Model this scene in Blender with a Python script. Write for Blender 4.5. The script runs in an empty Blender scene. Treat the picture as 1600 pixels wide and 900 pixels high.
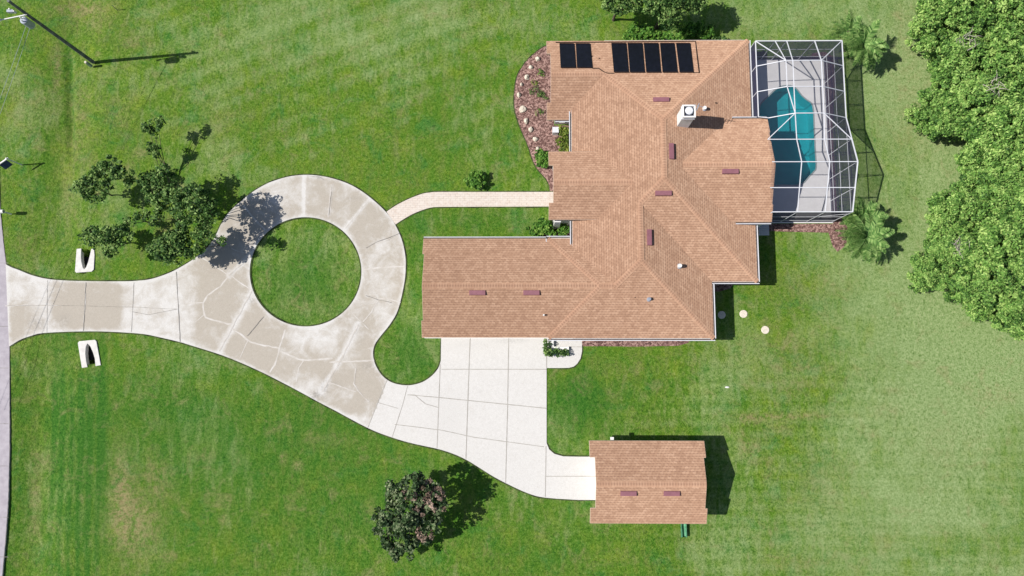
import bpy, bmesh, math, random
import numpy as np
from mathutils import Vector, Matrix, noise
from mathutils.geometry import delaunay_2d_cdt
R = math.radians
SC = bpy.context.scene
COL = SC.collection
# ------------------------------------------------------------------ camera, world, sun, exposure
F, H = 1116.0, 62.0                                   # focal length in photo pixels, flying height in metres
_b = math.atan2(15, F); _z = math.hypot(15, F); _a = math.atan2(130, _z)
CM = Matrix.Rotation(_a, 3, 'X') @ Matrix.Rotation(_b, 3, 'Y')
cd = bpy.data.cameras.new('camera'); cam = bpy.data.objects.new('camera', cd); COL.objects.link(cam)
cd.sensor_width = 36; cd.lens = 36 * F / 1600; cd.clip_start = 1; cd.clip_end = 4000
cam.matrix_world = Matrix.Translation((0, 0, H)) @ CM.to_4x4()
SC.camera = cam
SUN_EL, SHADOW_AZ = 48.5, 5.0                          # shadows fall east, a touch north
w = bpy.data.worlds.new('World'); SC.world = w; w.use_nodes = True
nt = w.node_tree; nt.nodes.clear()
sky = nt.nodes.new('ShaderNodeTexSky'); sky.sky_type = 'NISHITA'; sky.sun_disc = False
sky.sun_elevation = R(SUN_EL); sky.sun_rotation = R(270 - SHADOW_AZ); sky.altitude = 0
bg = nt.nodes.new('ShaderNodeBackground'); bg.inputs[1].default_value = 0.066
out = nt.nodes.new('ShaderNodeOutputWorld')
nt.links.new(sky.outputs[0], bg.inputs[0]); nt.links.new(bg.outputs[0], out.inputs[0])
sd = bpy.data.lights.new('sun', 'SUN'); sun = bpy.data.objects.new('sun', sd); COL.objects.link(sun)
sd.energy = 4.4; sd.angle = R(0.5); sd.color = (1.0, 0.955, 0.89)
sdir = Vector((math.cos(R(SHADOW_AZ)) * math.cos(R(SUN_EL)), math.sin(R(SHADOW_AZ)) * math.cos(R(SUN_EL)), -math.sin(R(SUN_EL))))
sun.rotation_euler = sdir.to_track_quat('-Z', 'Y').to_euler(); sun.location = (-60, -5, 70)
SC.view_settings.view_transform = 'Standard'; SC.view_settings.look = 'None'
SC.view_settings.exposure = 0.38; SC.view_settings.gamma = 1

def P(px, py, h=0.0):
    """survey point: photo pixel -> ground metres at height h"""
    d = CM @ Vector(((px - 800) / F, -(py - 450) / F, -1))
    t = (H - h) / -d.z
    return Vector((d.x * t, d.y * t, h))
def PP(pts, h=0.0): return [P(x, y, h) for x, y in pts]

# ------------------------------------------------------------------ materials
def mat(name, rough=0.8, spec=0.3):
    m = bpy.data.materials.new(name); m.use_nodes = True
    t = m.node_tree; b = t.nodes['Principled BSDF']
    b.inputs['Roughness'].default_value = rough
    b.inputs['Specular IOR Level'].default_value = spec
    return m, t, b
def N(t, typ, **kw):
    n = t.nodes.new(typ)
    for k, v in kw.items():
        if k.startswith('i_'): n.inputs[k[2:].replace('_', ' ')].default_value = v
        else: setattr(n, k, v)
    return n
def noise_n(t, co, scale, detail=3, rough=0.6, dist=0.0):
    n = N(t, 'ShaderNodeTexNoise'); n.inputs['Scale'].default_value = scale
    n.inputs['Detail'].default_value = detail; n.inputs['Roughness'].default_value = rough
    n.inputs['Distortion'].default_value = dist
    t.links.new(co, n.inputs['Vector']); return n.outputs['Fac']
def ramp(t, fac, stops):
    r = N(t, 'ShaderNodeValToRGB'); e = r.color_ramp.elements
    while len(e) < len(stops): e.new(0.5)
    for el, (p, c) in zip(e, stops):
        el.position = p; el.color = (*c, 1) if len(c) == 3 else c
    t.links.new(fac, r.inputs[0]); return r.outputs[0]
def rng_n(t, v, a, b, c=0.0, d=1.0):
    n = N(t, 'ShaderNodeMapRange'); n.clamp = True
    for i, x in zip((1, 2, 3, 4), (a, b, c, d)): n.inputs[i].default_value = x
    t.links.new(v, n.inputs[0]); return n.outputs[0]
def math_n(t, op, a, b=0.0):
    n = N(t, 'ShaderNodeMath', operation=op)
    for i, x in enumerate((a, b)):
        if isinstance(x, (int, float)): n.inputs[i].default_value = x
        else: t.links.new(x, n.inputs[i])
    return n.outputs[0]
def mixc(t, fac, a, b, mode='MIX'):
    n = N(t, 'ShaderNodeMix', data_type='RGBA', blend_type=mode)
    for i, x in ((0, fac), (6, a), (7, b)):
        if isinstance(x, (int, float)): n.inputs[i].default_value = x
        elif isinstance(x, tuple): n.inputs[i].default_value = (*x, 1) if len(x) == 3 else x
        else: t.links.new(x, n.inputs[i])
    return n.outputs[2]
def objco(t):
    return N(t, 'ShaderNodeTexCoord').outputs['Object']
def bump(t, b, hgt, strength=0.5, dist=0.02):
    n = N(t, 'ShaderNodeBump'); n.inputs['Strength'].default_value = strength; n.inputs['Distance'].default_value = dist
    t.links.new(hgt, n.inputs['Height']); t.links.new(n.outputs[0], b.inputs['Normal'])
def attr(t, name):
    return N(t, 'ShaderNodeAttribute', attribute_name=name).outputs['Fac']
def simple(name, c1, c2=None, scale=6, rough=0.75, spec=0.3, metal=0.0, bmp=0.0):
    m, t, b = mat(name, rough, spec)
    if c2 is None: c2 = tuple(x * 0.8 for x in c1)
    co = objco(t); n = noise_n(t, co, scale, 4, 0.65)
    t.links.new(ramp(t, n, [(0.35, c2), (0.65, c1)]), b.inputs['Base Color'])
    b.inputs['Metallic'].default_value = metal
    if bmp: bump(t, b, n, 0.5, bmp)
    return m

def m_lawn():
    m, t, b = mat('lawn_grass', 0.9, 0.12)
    co = objco(t)
    mp = N(t, 'ShaderNodeMapping'); mp.inputs['Scale'].default_value = (1.6, 0.55, 1)
    mp.inputs['Rotation'].default_value = (0, 0, R(8)); t.links.new(co, mp.inputs['Vector'])
    n_big = noise_n(t, co, 0.09, 5, 0.6, 0.6)
    n_mid = noise_n(t, mp.outputs[0], 0.9, 6, 0.7, 0.4)
    n_fin = noise_n(t, co, 4.0, 7, 0.85)
    n_bla = noise_n(t, mp.outputs[0], 13.0, 3, 0.7)
    fine = math_n(t, 'ADD', math_n(t, 'MULTIPLY', n_fin, 0.60), math_n(t, 'MULTIPLY', n_bla, 0.40))
    fine = math_n(t, 'ADD', 0.5, math_n(t, 'MULTIPLY', math_n(t, 'SUBTRACT', fine, 0.49), 1.55))
    g = ramp(t, fine, [(0.36, (0.035, 0.085, 0.018)), (0.48, (0.105, 0.192, 0.030)), (0.58, (0.165, 0.262, 0.054)), (0.70, (0.30, 0.37, 0.13))])
    gp = ramp(t, fine, [(0.36, (0.11, 0.18, 0.052)), (0.5, (0.275, 0.360, 0.160)), (0.68, (0.43, 0.49, 0.26))])
    gl = ramp(t, fine, [(0.36, (0.022, 0.070, 0.014)), (0.5, (0.060, 0.155, 0.030)), (0.68, (0.125, 0.230, 0.056))])
    tan = ramp(t, fine, [(0.38, (0.19, 0.165, 0.080)), (0.6, (0.38, 0.32, 0.18))])
    olive = ramp(t, fine, [(0.38, (0.095, 0.120, 0.038)), (0.6, (0.205, 0.220, 0.080))])
    f_ol = math_n(t, 'MULTIPLY', rng_n(t, n_mid, 0.44, 0.68), 0.65)
    c = mixc(t, f_ol, g, olive)
    n_h = noise_n(t, co, 0.42, 6, 0.72, 0.5)
    yel = ramp(t, fine, [(0.36, (0.080, 0.110, 0.018)), (0.5, (0.200, 0.270, 0.046)), (0.68, (0.340, 0.410, 0.105))])
    c = mixc(t, math_n(t, 'MULTIPLY', rng_n(t, n_h, 0.52, 0.68), 0.70), c, yel)
    blu = ramp(t, fine, [(0.36, (0.020, 0.075, 0.022)), (0.5, (0.065, 0.185, 0.045)), (0.68, (0.150, 0.290, 0.095))])
    c = mixc(t, math_n(t, 'MULTIPLY', rng_n(t, n_h, 0.47, 0.34), 0.75), c, blu)
    pale = math_n(t, 'ADD', attr(t, 'pale'), rng_n(t, n_big, 0.38, 0.66, -0.18, 0.34))
    pale = math_n(t, 'ADD', pale, rng_n(t, n_mid, 0.32, 0.68, -0.24, 0.24))
    c = mixc(t, rng_n(t, pale, 0.05, 0.85), c, gp)
    lush = math_n(t, 'ADD', attr(t, 'lush'), rng_n(t, n_mid, 0.32, 0.68, 0.28, -0.30))
    c = mixc(t, rng_n(t, lush, 0.1, 0.9), c, gl)
    dry = math_n(t, 'MULTIPLY', attr(t, 'dry'), rng_n(t, noise_n(t, co, 1.5, 7, 0.8), 0.40, 0.60, 0.0, 1.25))
    dry = math_n(t, 'ADD', dry, rng_n(t, noise_n(t, co, 0.55, 7, 0.75, 0.8), 0.54, 0.76, 0.0, 0.6))
    c = mixc(t, rng_n(t, dry, 0.0, 1.0), c, tan)
    hs = N(t, 'ShaderNodeHueSaturation'); hs.inputs['Saturation'].default_value = 1.12; hs.inputs['Value'].default_value = 0.90; hs.inputs['Hue'].default_value = 0.507; t.links.new(c, hs.inputs['Color'])
    t.links.new(hs.outputs[0], b.inputs['Base Color'])
    bump(t, b, fine, 0.9, 0.10)
    return m
def m_concrete(name, clean, stain, dark):
    m, t, b = mat(name, 0.85, 0.2)
    co = objco(t)
    n1 = noise_n(t, co, 0.8, 7, 0.7, 0.5); n2 = noise_n(t, co, 4.5, 6, 0.75); n3 = noise_n(t, co, 22, 3, 0.6)
    st = math_n(t, 'ADD', attr(t, 'stain'), rng_n(t, n1, 0.32, 0.68, -0.36, 0.36))
    st = math_n(t, 'ADD', st, rng_n(t, n2, 0.3, 0.7, -0.16, 0.16))
    c = mixc(t, rng_n(t, st, 0.15, 0.85), clean, stain)
    gr = math_n(t, 'MULTIPLY', attr(t, 'grime'), rng_n(t, n2, 0.42, 0.62, 0.0, 1.0))
    c = mixc(t, math_n(t, 'MULTIPLY', gr, 0.8), c, dark)
    c = mixc(t, 0.16, c, ramp(t, n2, [(0.36, (0.55, 0.52, 0.47)), (0.62, (1, 1, 1))]), 'MULTIPLY')
    c = mixc(t, 0.22, c, ramp(t, n3, [(0.35, (0.25, 0.24, 0.23)), (0.65, (1, 1, 1))]), 'MULTIPLY')
    t.links.new(c, b.inputs['Base Color']); bump(t, b, n3, 0.3, 0.01)
    return m
def m_shingle(name, cs, mort, bw=0.29, rh=0.205):
    m, t, b = mat(name, 0.92, 0.12); b.inputs['Diffuse Roughness'].default_value = 1.0
    uv = N(t, 'ShaderNodeUVMap', uv_map='UVMap').outputs[0]
    br = N(t, 'ShaderNodeTexBrick'); t.links.new(uv, br.inputs['Vector'])
    br.inputs['Scale'].default_value = 1; br.inputs['Brick Width'].default_value = bw; br.inputs['Row Height'].default_value = rh
    br.inputs['Mortar Size'].default_value = 0.010; br.inputs['Mortar Smooth'].default_value = 0.3; br.inputs['Bias'].default_value = 0.0
    br.inputs['Color1'].default_value = (0, 0, 0, 1); br.inputs['Color2'].default_value = (1, 1, 1, 1); br.inputs['Mortar'].default_value = (0.5, 0.5, 0.5, 1)
    br.offset = 0.5; br.squash = 1.0
    bwv = N(t, 'ShaderNodeRGBToBW'); t.links.new(br.outputs['Color'], bwv.inputs[0])
    sx = N(t, 'ShaderNodeSeparateXYZ'); t.links.new(uv, sx.inputs[0])
    fr = math_n(t, 'FRACT', math_n(t, 'DIVIDE', sx.outputs[1], rh))
    line = rng_n(t, fr, 0.05, 0.42, 1.0, 0.0)
    row = math_n(t, 'FLOOR', math_n(t, 'DIVIDE', sx.outputs[1], rh))
    tab = math_n(t, 'FRACT', math_n(t, 'ADD', math_n(t, 'DIVIDE', sx.outputs[0], bw), math_n(t, 'MULTIPLY', row, 0.37)))
    dash = rng_n(t, math_n(t, 'ABSOLUTE', math_n(t, 'SUBTRACT', tab, 0.5)), 0.14, 0.36, 1.0, 0.30)
    line = math_n(t, 'MULTIPLY', line, dash)
    n1 = noise_n(t, uv, 1.1, 6, 0.7, 0.3); n0 = noise_n(t, uv, 0.22, 4, 0.6); n9 = noise_n(t, uv, 7.0, 3, 0.7)
    tone = math_n(t, 'ADD', math_n(t, 'MULTIPLY', bwv.outputs[0], 0.28), math_n(t, 'MULTIPLY', n1, 0.42))
    tone = math_n(t, 'ADD', tone, math_n(t, 'MULTIPLY', n9, 0.30))
    c = ramp(t, tone, [(0.22, cs[0]), (0.48, cs[1]), (0.78, cs[2])])
    c = mixc(t, rng_n(t, n0, 0.3, 0.7, 0.0, 0.22), c, cs[0])
    mp = N(t, 'ShaderNodeMapping'); mp.inputs['Scale'].default_value = (1.6, 0.16, 1); t.links.new(uv, mp.inputs['Vector'])
    c = mixc(t, rng_n(t, noise_n(t, mp.outputs[0], 1.0, 5, 0.65, 0.2), 0.50, 0.72, 0.0, 0.28), c, cs[0])
    dk = math_n(t, 'MULTIPLY', line, rng_n(t, bwv.outputs[0], 0.0, 1.0, 0.75, 1.0))
    dk = math_n(t, 'MAXIMUM', dk, math_n(t, 'MULTIPLY', br.outputs['Fac'], 0.45))
    c = mixc(t, math_n(t, 'MULTIPLY', dk, 0.74), c, mort)
    t.links.new(c, b.inputs['Base Color'])
    hg = math_n(t, 'SUBTRACT', math_n(t, 'MULTIPLY', bwv.outputs[0], 0.3), line)
    bump(t, b, hg, 0.5, 0.02)
    return m
def m_leaf(name, dark, mid, light, trans=0.28):
    m, t, b = mat(name, 0.6, 0.2)
    tone = attr(t, 'tone')
    co = objco(t)
    v = math_n(t, 'ADD', tone, rng_n(t, noise_n(t, co, 1.3, 2, 0.5), 0.3, 0.7, -0.12, 0.12))
    c = ramp(t, v, [(0.08, dark), (0.5, mid), (0.95, light)])
    t.links.new(c, b.inputs['Base Color'])
    tr = N(t, 'ShaderNodeBsdfTranslucent'); t.links.new(mixc(t, 1.0, c, (1.0, 1.25, 0.5), 'MULTIPLY'), tr.inputs[0])
    mx = N(t, 'ShaderNodeMixShader'); mx.inputs[0].default_value = trans
    o = t.nodes['Material Output']
    t.links.new(b.outputs[0], mx.inputs[1]); t.links.new(tr.outputs[0], mx.inputs[2]); t.links.new(mx.outputs[0], o.inputs[0])
    return m
def m_screen():
    m, t, b = mat('insect_screen', 0.8, 0.1)
    b.inputs['Base Color'].default_value = (0.045, 0.045, 0.080, 1)
    tp = N(t, 'ShaderNodeBsdfTransparent'); mx = N(t, 'ShaderNodeMixShader')
    lw = N(t, 'ShaderNodeLayerWeight'); lw.inputs[0].default_value = 0.35
    t.links.new(rng_n(t, lw.outputs['Facing'], 0.20, 0.62, 0.22, 0.90), mx.inputs[0])
    t.links.new(tp.outputs[0], mx.inputs[1]); t.links.new(b.outputs[0], mx.inputs[2])
    t.links.new(mx.outputs[0], t.nodes['Material Output'].inputs[0]); return m
def m_water():
    m, t, b = mat('pool_water', 0.05, 0.5)
    tp = N(t, 'ShaderNodeBsdfTransparent'); tp.inputs[0].default_value = (0.165, 0.61, 0.655, 1)
    gl = N(t, 'ShaderNodeBsdfGlossy'); gl.inputs['Roughness'].default_value = 0.04
    co = objco(t); nn = noise_n(t, co, 2.2, 3, 0.5, 0.6)
    bp = N(t, 'ShaderNodeBump'); bp.inputs['Strength'].default_value = 0.25; bp.inputs['Distance'].default_value = 0.05
    t.links.new(nn, bp.inputs['Height']); t.links.new(bp.outputs[0], gl.inputs['Normal'])
    fr = N(t, 'ShaderNodeFresnel'); fr.inputs[0].default_value = 1.33; t.links.new(bp.outputs[0], fr.inputs['Normal'])
    mx = N(t, 'ShaderNodeMixShader'); t.links.new(fr.outputs[0], mx.inputs[0])
    t.links.new(tp.outputs[0], mx.inputs[1]); t.links.new(gl.outputs[0], mx.inputs[2])
    t.links.new(mx.outputs[0], t.nodes['Material Output'].inputs[0]); return m
def m_mulch():
    m, t, b = mat('wood_mulch', 0.95, 0.1)
    co = objco(t); vo = N(t, 'ShaderNodeTexVoronoi'); vo.inputs['Scale'].default_value = 9; t.links.new(co, vo.inputs['Vector'])
    sp = N(t, 'ShaderNodeSeparateColor'); t.links.new(vo.outputs['Color'], sp.inputs[0])
    n = noise_n(t, co, 5, 5, 0.7)
    v = math_n(t, 'ADD', math_n(t, 'MULTIPLY', sp.outputs[0], 0.6), math_n(t, 'MULTIPLY', n, 0.4))
    t.links.new(ramp(t, v, [(0.15, (0.06, 0.032, 0.028)), (0.45, (0.185, 0.105, 0.092)), (0.8, (0.40, 0.26, 0.225))]), b.inputs['Base Color'])
    bump(t, b, v, 0.9, 0.05); return m
def m_pavers():
    m, t, b = mat('shell_pavers', 0.85, 0.2)
    co = objco(t); br = N(t, 'ShaderNodeTexBrick'); t.links.new(co, br.inputs['Vector'])
    br.inputs['Scale'].default_value = 1; br.inputs['Brick Width'].default_value = 0.42; br.inputs['Row Height'].default_value = 0.2
    br.inputs['Mortar Size'].default_value = 0.015
    br.inputs['Color1'].default_value = (0.62, 0.54, 0.47, 1); br.inputs['Color2'].default_value = (0.55, 0.45, 0.38, 1); br.inputs['Mortar'].default_value = (0.36, 0.30, 0.26, 1)
    n = noise_n(t, co, 3, 6, 0.8)
    t.links.new(mixc(t, rng_n(t, n, 0.35, 0.7), br.outputs[0], (0.64, 0.59, 0.54)), b.inputs['Base Color'])
    bump(t, b, n, 0.3, 0.02); return m

LAWN = m_lawn()
CONC = m_concrete('driveway_concrete', (0.650, 0.635, 0.615), (0.450, 0.408, 0.352), (0.16, 0.155, 0.15))
ROADC = simple('road_concrete', (0.42, 0.39, 0.425), (0.34, 0.31, 0.345), 1.3, 0.9)
DECKC = simple('deck_concrete', (0.68, 0.67, 0.68), (0.62, 0.61, 0.62), 1.5, 0.8)
SOIL = simple('edge_soil', (0.075, 0.110, 0.030), (0.018, 0.022, 0.010), 1.7, 0.95)
JOINTD = simple('joint_dark', (0.30, 0.28, 0.255), (0.15, 0.14, 0.13), 2.5, 0.9)
JOINTM = simple('joint_grey', (0.40, 0.38, 0.35), (0.30, 0.28, 0.25), 1.5, 0.9)
JOINTW = simple('joint_pale', (0.58, 0.555, 0.53), (0.46, 0.425, 0.38), 1.5, 0.9)
SH = m_shingle('shingle', ((0.325, 0.190, 0.125), (0.465, 0.293, 0.197), (0.600, 0.410, 0.288)), (0.160, 0.078, 0.060))
CAP = m_shingle('shingle_cap', ((0.44, 0.265, 0.175), (0.52, 0.330, 0.225), (0.60, 0.405, 0.28)), (0.24, 0.13, 0.09), 0.22, 0.6)
WHITE = simple('white_paint', (0.80, 0.79, 0.77), (0.70, 0.69, 0.68), 2, 0.5)
TRIM = simple('cream_trim', (0.62, 0.48, 0.38), (0.52, 0.40, 0.30), 2, 0.6)
FRAMEW = simple('white_aluminium', (0.66, 0.67, 0.71), (0.60, 0.61, 0.65), 3, 0.4)
STUCCO = simple('stucco', (0.56, 0.55, 0.53), (0.48, 0.47, 0.46), 9, 0.9, bmp=0.01)
GUTD = simple('gutter_inside', (0.12, 0.09, 0.08), (0.05, 0.04, 0.04), 5, 0.8)
VENT = simple('vent_metal', (0.265, 0.115, 0.140), (0.22, 0.095, 0.115), 3, 0.55)
VENTD = simple('vent_louvre', (0.06, 0.03, 0.035), None, 5, 0.7)
SOLAR = simple('solar_mat', (0.006, 0.007, 0.014), (0.003, 0.0035, 0.007), 3, 0.45, 0.4)
BLACKP = simple('black_pipe', (0.03, 0.016, 0.013), None, 5, 0.5)
CAPD = simple('chimney_pan', (0.07, 0.08, 0.12), (0.03, 0.04, 0.06), 4, 0.6)
PIPE_SHADE = simple('pipe_shade', (0.012, 0.010, 0.016), None, 5, 0.9)  # near-black colour painted for the shade inside the culvert pipes
GLASS, _t, _b2 = mat('window_glass', 0.08, 0.6); _b2.inputs['Base Color'].default_value = (0.05, 0.07, 0.09, 1)
GREYM = simple('grey_metal', (0.42, 0.45, 0.52), (0.30, 0.33, 0.40), 4, 0.45, 0.5, 0.3)
POLE = simple('pole_concrete', (0.17, 0.18, 0.175), (0.08, 0.085, 0.08), 2, 0.9)
BARK = simple('bark', (0.14, 0.11, 0.085), (0.07, 0.055, 0.04), 5, 0.95, bmp=0.02)
STONE = simple('limestone', (0.66, 0.60, 0.50), (0.48, 0.42, 0.34), 4, 0.9, bmp=0.03)
POOLT = simple('pool_plaster', (0.45, 0.75, 0.76), (0.39, 0.67, 0.70), 1.2, 0.6)
COPE = simple('pool_coping', (0.30, 0.34, 0.34), (0.22, 0.27, 0.28), 3, 0.7)
SCREEN, WATER, MULCH, PAVER = m_screen(), m_water(), m_mulch(), m_pavers()
GREENP = simple('green_plastic', (0.13, 0.36, 0.20), (0.06, 0.20, 0.11), 3, 0.4)
NAVY = simple('navy_panel', (0.03, 0.06, 0.12), (0.015, 0.03, 0.06), 9, 0.4)
L_OAK = m_leaf('leaf_oak', (0.024, 0.072, 0.013), (0.140, 0.292, 0.054), (0.375, 0.530, 0.150), 0.12)
L_DARK = m_leaf('leaf_citrus', (0.012, 0.040, 0.009), (0.066, 0.150, 0.030), (0.270, 0.390, 0.120), 0.2)
L_MAG = m_leaf('leaf_magnolia', (0.010, 0.030, 0.010), (0.050, 0.095, 0.030), (0.260, 0.310, 0.170), 0.12)
L_PINK = m_leaf('leaf_pinkish', (0.09, 0.065, 0.045), (0.24, 0.165, 0.130), (0.42, 0.31, 0.25), 0.15)
L_OAK2 = m_leaf('leaf_oak_yellow', (0.040, 0.085, 0.014), (0.165, 0.275, 0.048), (0.400, 0.500, 0.140), 0.12)
L_OAK3 = m_leaf('leaf_oak_deep', (0.018, 0.060, 0.013), (0.112, 0.250, 0.052), (0.320, 0.470, 0.140), 0.12)
TWIG = simple('bare_twig', (0.42, 0.38, 0.33), (0.28, 0.25, 0.22), 5, 0.9)
L_BRI = m_leaf('leaf_shrub', (0.030, 0.095, 0.012), (0.100, 0.250, 0.035), (0.270, 0.430, 0.085))
L_YEL = m_leaf('leaf_croton', (0.06, 0.10, 0.012), (0.18, 0.26, 0.04), (0.42, 0.42, 0.10))
L_PALM = m_leaf('leaf_palm', (0.030, 0.090, 0.024), (0.140, 0.280, 0.070), (0.420, 0.560, 0.210))

# ------------------------------------------------------------------ object helpers
def link(name, me, m=None, parent=None):
    o = bpy.data.objects.new(name, me); COL.objects.link(o)
    if m is not None: me.materials.append(m)
    if parent is not None: o.parent = parent
    return o
def obj(name, bm, m, parent=None, smooth=False):
    me = bpy.data.meshes.new(name)
    bmesh.ops.recalc_face_normals(bm, faces=bm.faces)
    bm.to_mesh(me); bm.free()
    if smooth:
        for p in me.polygons: p.use_smooth = True
    o = link(name, me, m, parent)
    if parent is not None: o.matrix_parent_inverse = parent_inv(parent)
    return o
def parent_inv(p):
    # parts are modelled in world metres and hung under a thing that stands elsewhere
    mw = Matrix.Translation(p.location) @ p.rotation_euler.to_matrix().to_4x4()
    if p.parent is not None: mw = Matrix.Identity(4)
    return mw.inverted()
def tag(o, label, cat, group=None, kind=None):
    if label: o['label'] = label
    if cat: o['category'] = cat
    if group: o['group'] = group
    if kind: o['kind'] = kind
    return o
def thing(name, loc, label, cat, group=None):
    o = bpy.data.objects.new(name, None); COL.objects.link(o); o.location = loc
    o.empty_display_size = 0.3
    return tag(o, label, cat, group)
def struct(o): o['kind'] = 'structure'; return o
def box(bm, x0, x1, y0, y1, z0, z1):
    vs = [bm.verts.new((x, y, z)) for z in (z0, z1) for x, y in ((x0, y0), (x1, y0), (x1, y1), (x0, y1))]
    for f in ((3, 2, 1, 0), (4, 5, 6, 7), (0, 1, 5, 4), (1, 2, 6, 5), (2, 3, 7, 6), (3, 0, 4, 7)):
        bm.faces.new([vs[i] for i in f])
def B(*boxes):
    bm = bmesh.new()
    for b in boxes: box(bm, *b)
    return bm
def prism(bm, pts, z0, z1):
    lo = [bm.verts.new((p[0], p[1], z0)) for p in pts]; hi = [bm.verts.new((p[0], p[1], z1)) for p in pts]
    bm.faces.new(hi); bm.faces.new(lo[::-1]); n = len(pts)
    for i in range(n): bm.faces.new((lo[i], lo[(i + 1) % n], hi[(i + 1) % n], hi[i]))
def beam(bm, a, b, wd=0.1, ht=None):
    a, b = Vector(a), Vector(b); ht = ht or wd
    d = (b - a).normalized(); up = Vector((0, 0, 1)) if abs(d.z) < 0.95 else Vector((0, 1, 0))
    s = d.cross(up).normalized(); u = s.cross(d).normalized()
    vs = []
    for p in (a, b):
        for i, j in ((-1, -1), (1, -1), (1, 1), (-1, 1)): vs.append(bm.verts.new(p + s * i * wd / 2 + u * j * ht / 2))
    for f in ((3, 2, 1, 0), (4, 5, 6, 7), (0, 1, 5, 4), (1, 2, 6, 5), (2, 3, 7, 6), (3, 0, 4, 7)): bm.faces.new([vs[i] for i in f])
def tube(bm, pts, rad, seg=8):
    pts = [Vector(p) for p in pts]; rings = []
    for i, p in enumerate(pts):
        d = (pts[min(i + 1, len(pts) - 1)] - pts[max(i - 1, 0)]).normalized()
        up = Vector((0, 0, 1)) if abs(d.z) < 0.9 else Vector((1, 0, 0))
        s = d.cross(up).normalized(); u = s.cross(d).normalized()
        r = rad[i] if isinstance(rad, (list, tuple)) else rad
        rings.append([bm.verts.new(p + (s * math.cos(k * 2 * math.pi / seg) + u * math.sin(k * 2 * math.pi / seg)) * r) for k in range(seg)])
    for a, b in zip(rings, rings[1:]):
        for k in range(seg): bm.faces.new((a[k], a[(k + 1) % seg], b[(k + 1) % seg], b[k]))
    bm.faces.new(rings[0][::-1]); bm.faces.new(rings[-1])
def T(pts, rad, seg=8):
    bm = bmesh.new(); tube(bm, pts, rad, seg); return bm
def smooth_line(pts, n=4, closed=False):
    pts = [Vector((p[0], p[1])) for p in pts]; o = []; L = len(pts)
    rngi = range(L if closed else L - 1)
    for i in rngi:
        g = (lambda k: pts[k % L]) if closed else (lambda k: pts[max(0, min(L - 1, k))])
        p0, p1, p2, p3 = g(i - 1), g(i), g(i + 1), g(i + 2)
        for k in range(n):
            t = k / n
            o.append(0.5 * ((2 * p1) + (p2 - p0) * t + (2 * p0 - 5 * p1 + 4 * p2 - p3) * t * t + (3 * p1 - p0 - 3 * p2 + p3) * t ** 3))
    if not closed: o.append(pts[-1])
    return o
def ribbon(bm, pts, wd, z, jitter=0.0, rnd=random.Random(3)):
    pts = [Vector((p[0], p[1], 0)) for p in pts]; prev = None
    for i, p in enumerate(pts):
        d = (pts[min(i + 1, len(pts) - 1)] - pts[max(i - 1, 0)]).normalized(); s = Vector((-d.y, d.x, 0))
        w2 = wd / 2 * (1 + rnd.uniform(-jitter, jitter))
        a, b = bm.verts.new((*(p + s * w2).xy, z)), bm.verts.new((*(p - s * w2).xy, z))
        if prev: bm.faces.new((prev[0], a, b, prev[1]))
        prev = (a, b)
def dens(pts, step=0.25):
    o = []
    for a, b in zip(pts, pts[1:]):
        a, b = Vector(a[:2]), Vector(b[:2]); n = max(1, int((b - a).length / step))
        for k in range(n): o.append(a.lerp(b, k / n))
    o.append(Vector(pts[-1][:2])); return o

# ------------------------------------------------------------------ outlines surveyed from the photo
DRIVE_N = [(9.5, 413), (19, 418), (30, 422), (50, 430), (75, 436), (105, 438.5), (135, 439.3), (160, 439.7), (190, 439.7), (212, 439), (237, 436), (265, 426.5), (287, 415), (310, 400), (325, 386), (334, 374), (340, 363), (345, 352), (352, 340), (362, 328), (375, 316), (387, 306), (400, 297), (412, 290), (425, 284), (450, 276.5), (475, 273.5), (500, 275), (525, 280.5), (550, 290), (575, 306), (600, 328), (615, 347), (627, 372), (633, 397), (634, 420), (631, 447), (622, 484), (610, 506), (595, 525), (586, 538), (583, 552), (586, 568), (595, 584), (606, 594), (620, 600), (640, 602), (660, 597), (675, 587), (685, 575), (689, 563)]
DRIVE_TAIL = [(689.5, 512), (858, 512), (909, 516), (909.3, 535), (909.3, 549), (907, 560), (902, 568), (896.5, 572.7), (889, 574.7), (877, 575), (854, 575), (854, 692), (858, 702), (866, 709), (880, 713), (905, 713.5), (940, 713.5), (940, 781), (905, 781)]
DRIVE_S = [(870, 779), (843, 776), (821, 769), (797, 758), (772, 745), (748, 730), (730, 719), (711, 710), (687, 702), (662, 696.5), (638, 691), (613, 683.5), (587, 674), (562, 662), (525, 642), (500, 629), (450, 602), (400, 577), (350, 556), (300, 540), (280, 534), (250, 527), (225, 522), (187, 519), (150, 517.7), (110, 518.2), (67, 520.5), (50, 524.5), (32, 531), (15, 541.5)]
def world_poly(parts):
    return [P(p.x, p.y) for p in parts]
drive_px = smooth_line(DRIVE_N, 4) + [Vector(p) for p in DRIVE_TAIL] + smooth_line(DRIVE_S, 4)
drive_w = [p.xy for p in world_poly(drive_px)]
circ_px = [Vector((477.8 + 87.3 * math.cos(a * math.pi / 48), 424.8 + 85.4 * math.sin(a * math.pi / 48))) for a in range(96)]
circ_w = [p.xy for p in world_poly(circ_px)]
POOLPX = [(1184, 184), (1185, 172), (1189, 161.5), (1200, 151), (1209, 142), (1218, 136.5), (1227, 134.5), (1236, 135), (1244, 139.8), (1252, 150), (1260, 157), (1267, 162), (1270, 172), (1271.5, 200), (1273, 235), (1274.5, 262), (1271, 268.6), (1264, 276), (1250.5, 289), (1225, 290), (1200, 290), (1190, 285), (1186, 272), (1184, 240), (1183, 210)]
pool_w = [p.xy for p in world_poly(smooth_line(POOLPX, 3, True))]
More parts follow.
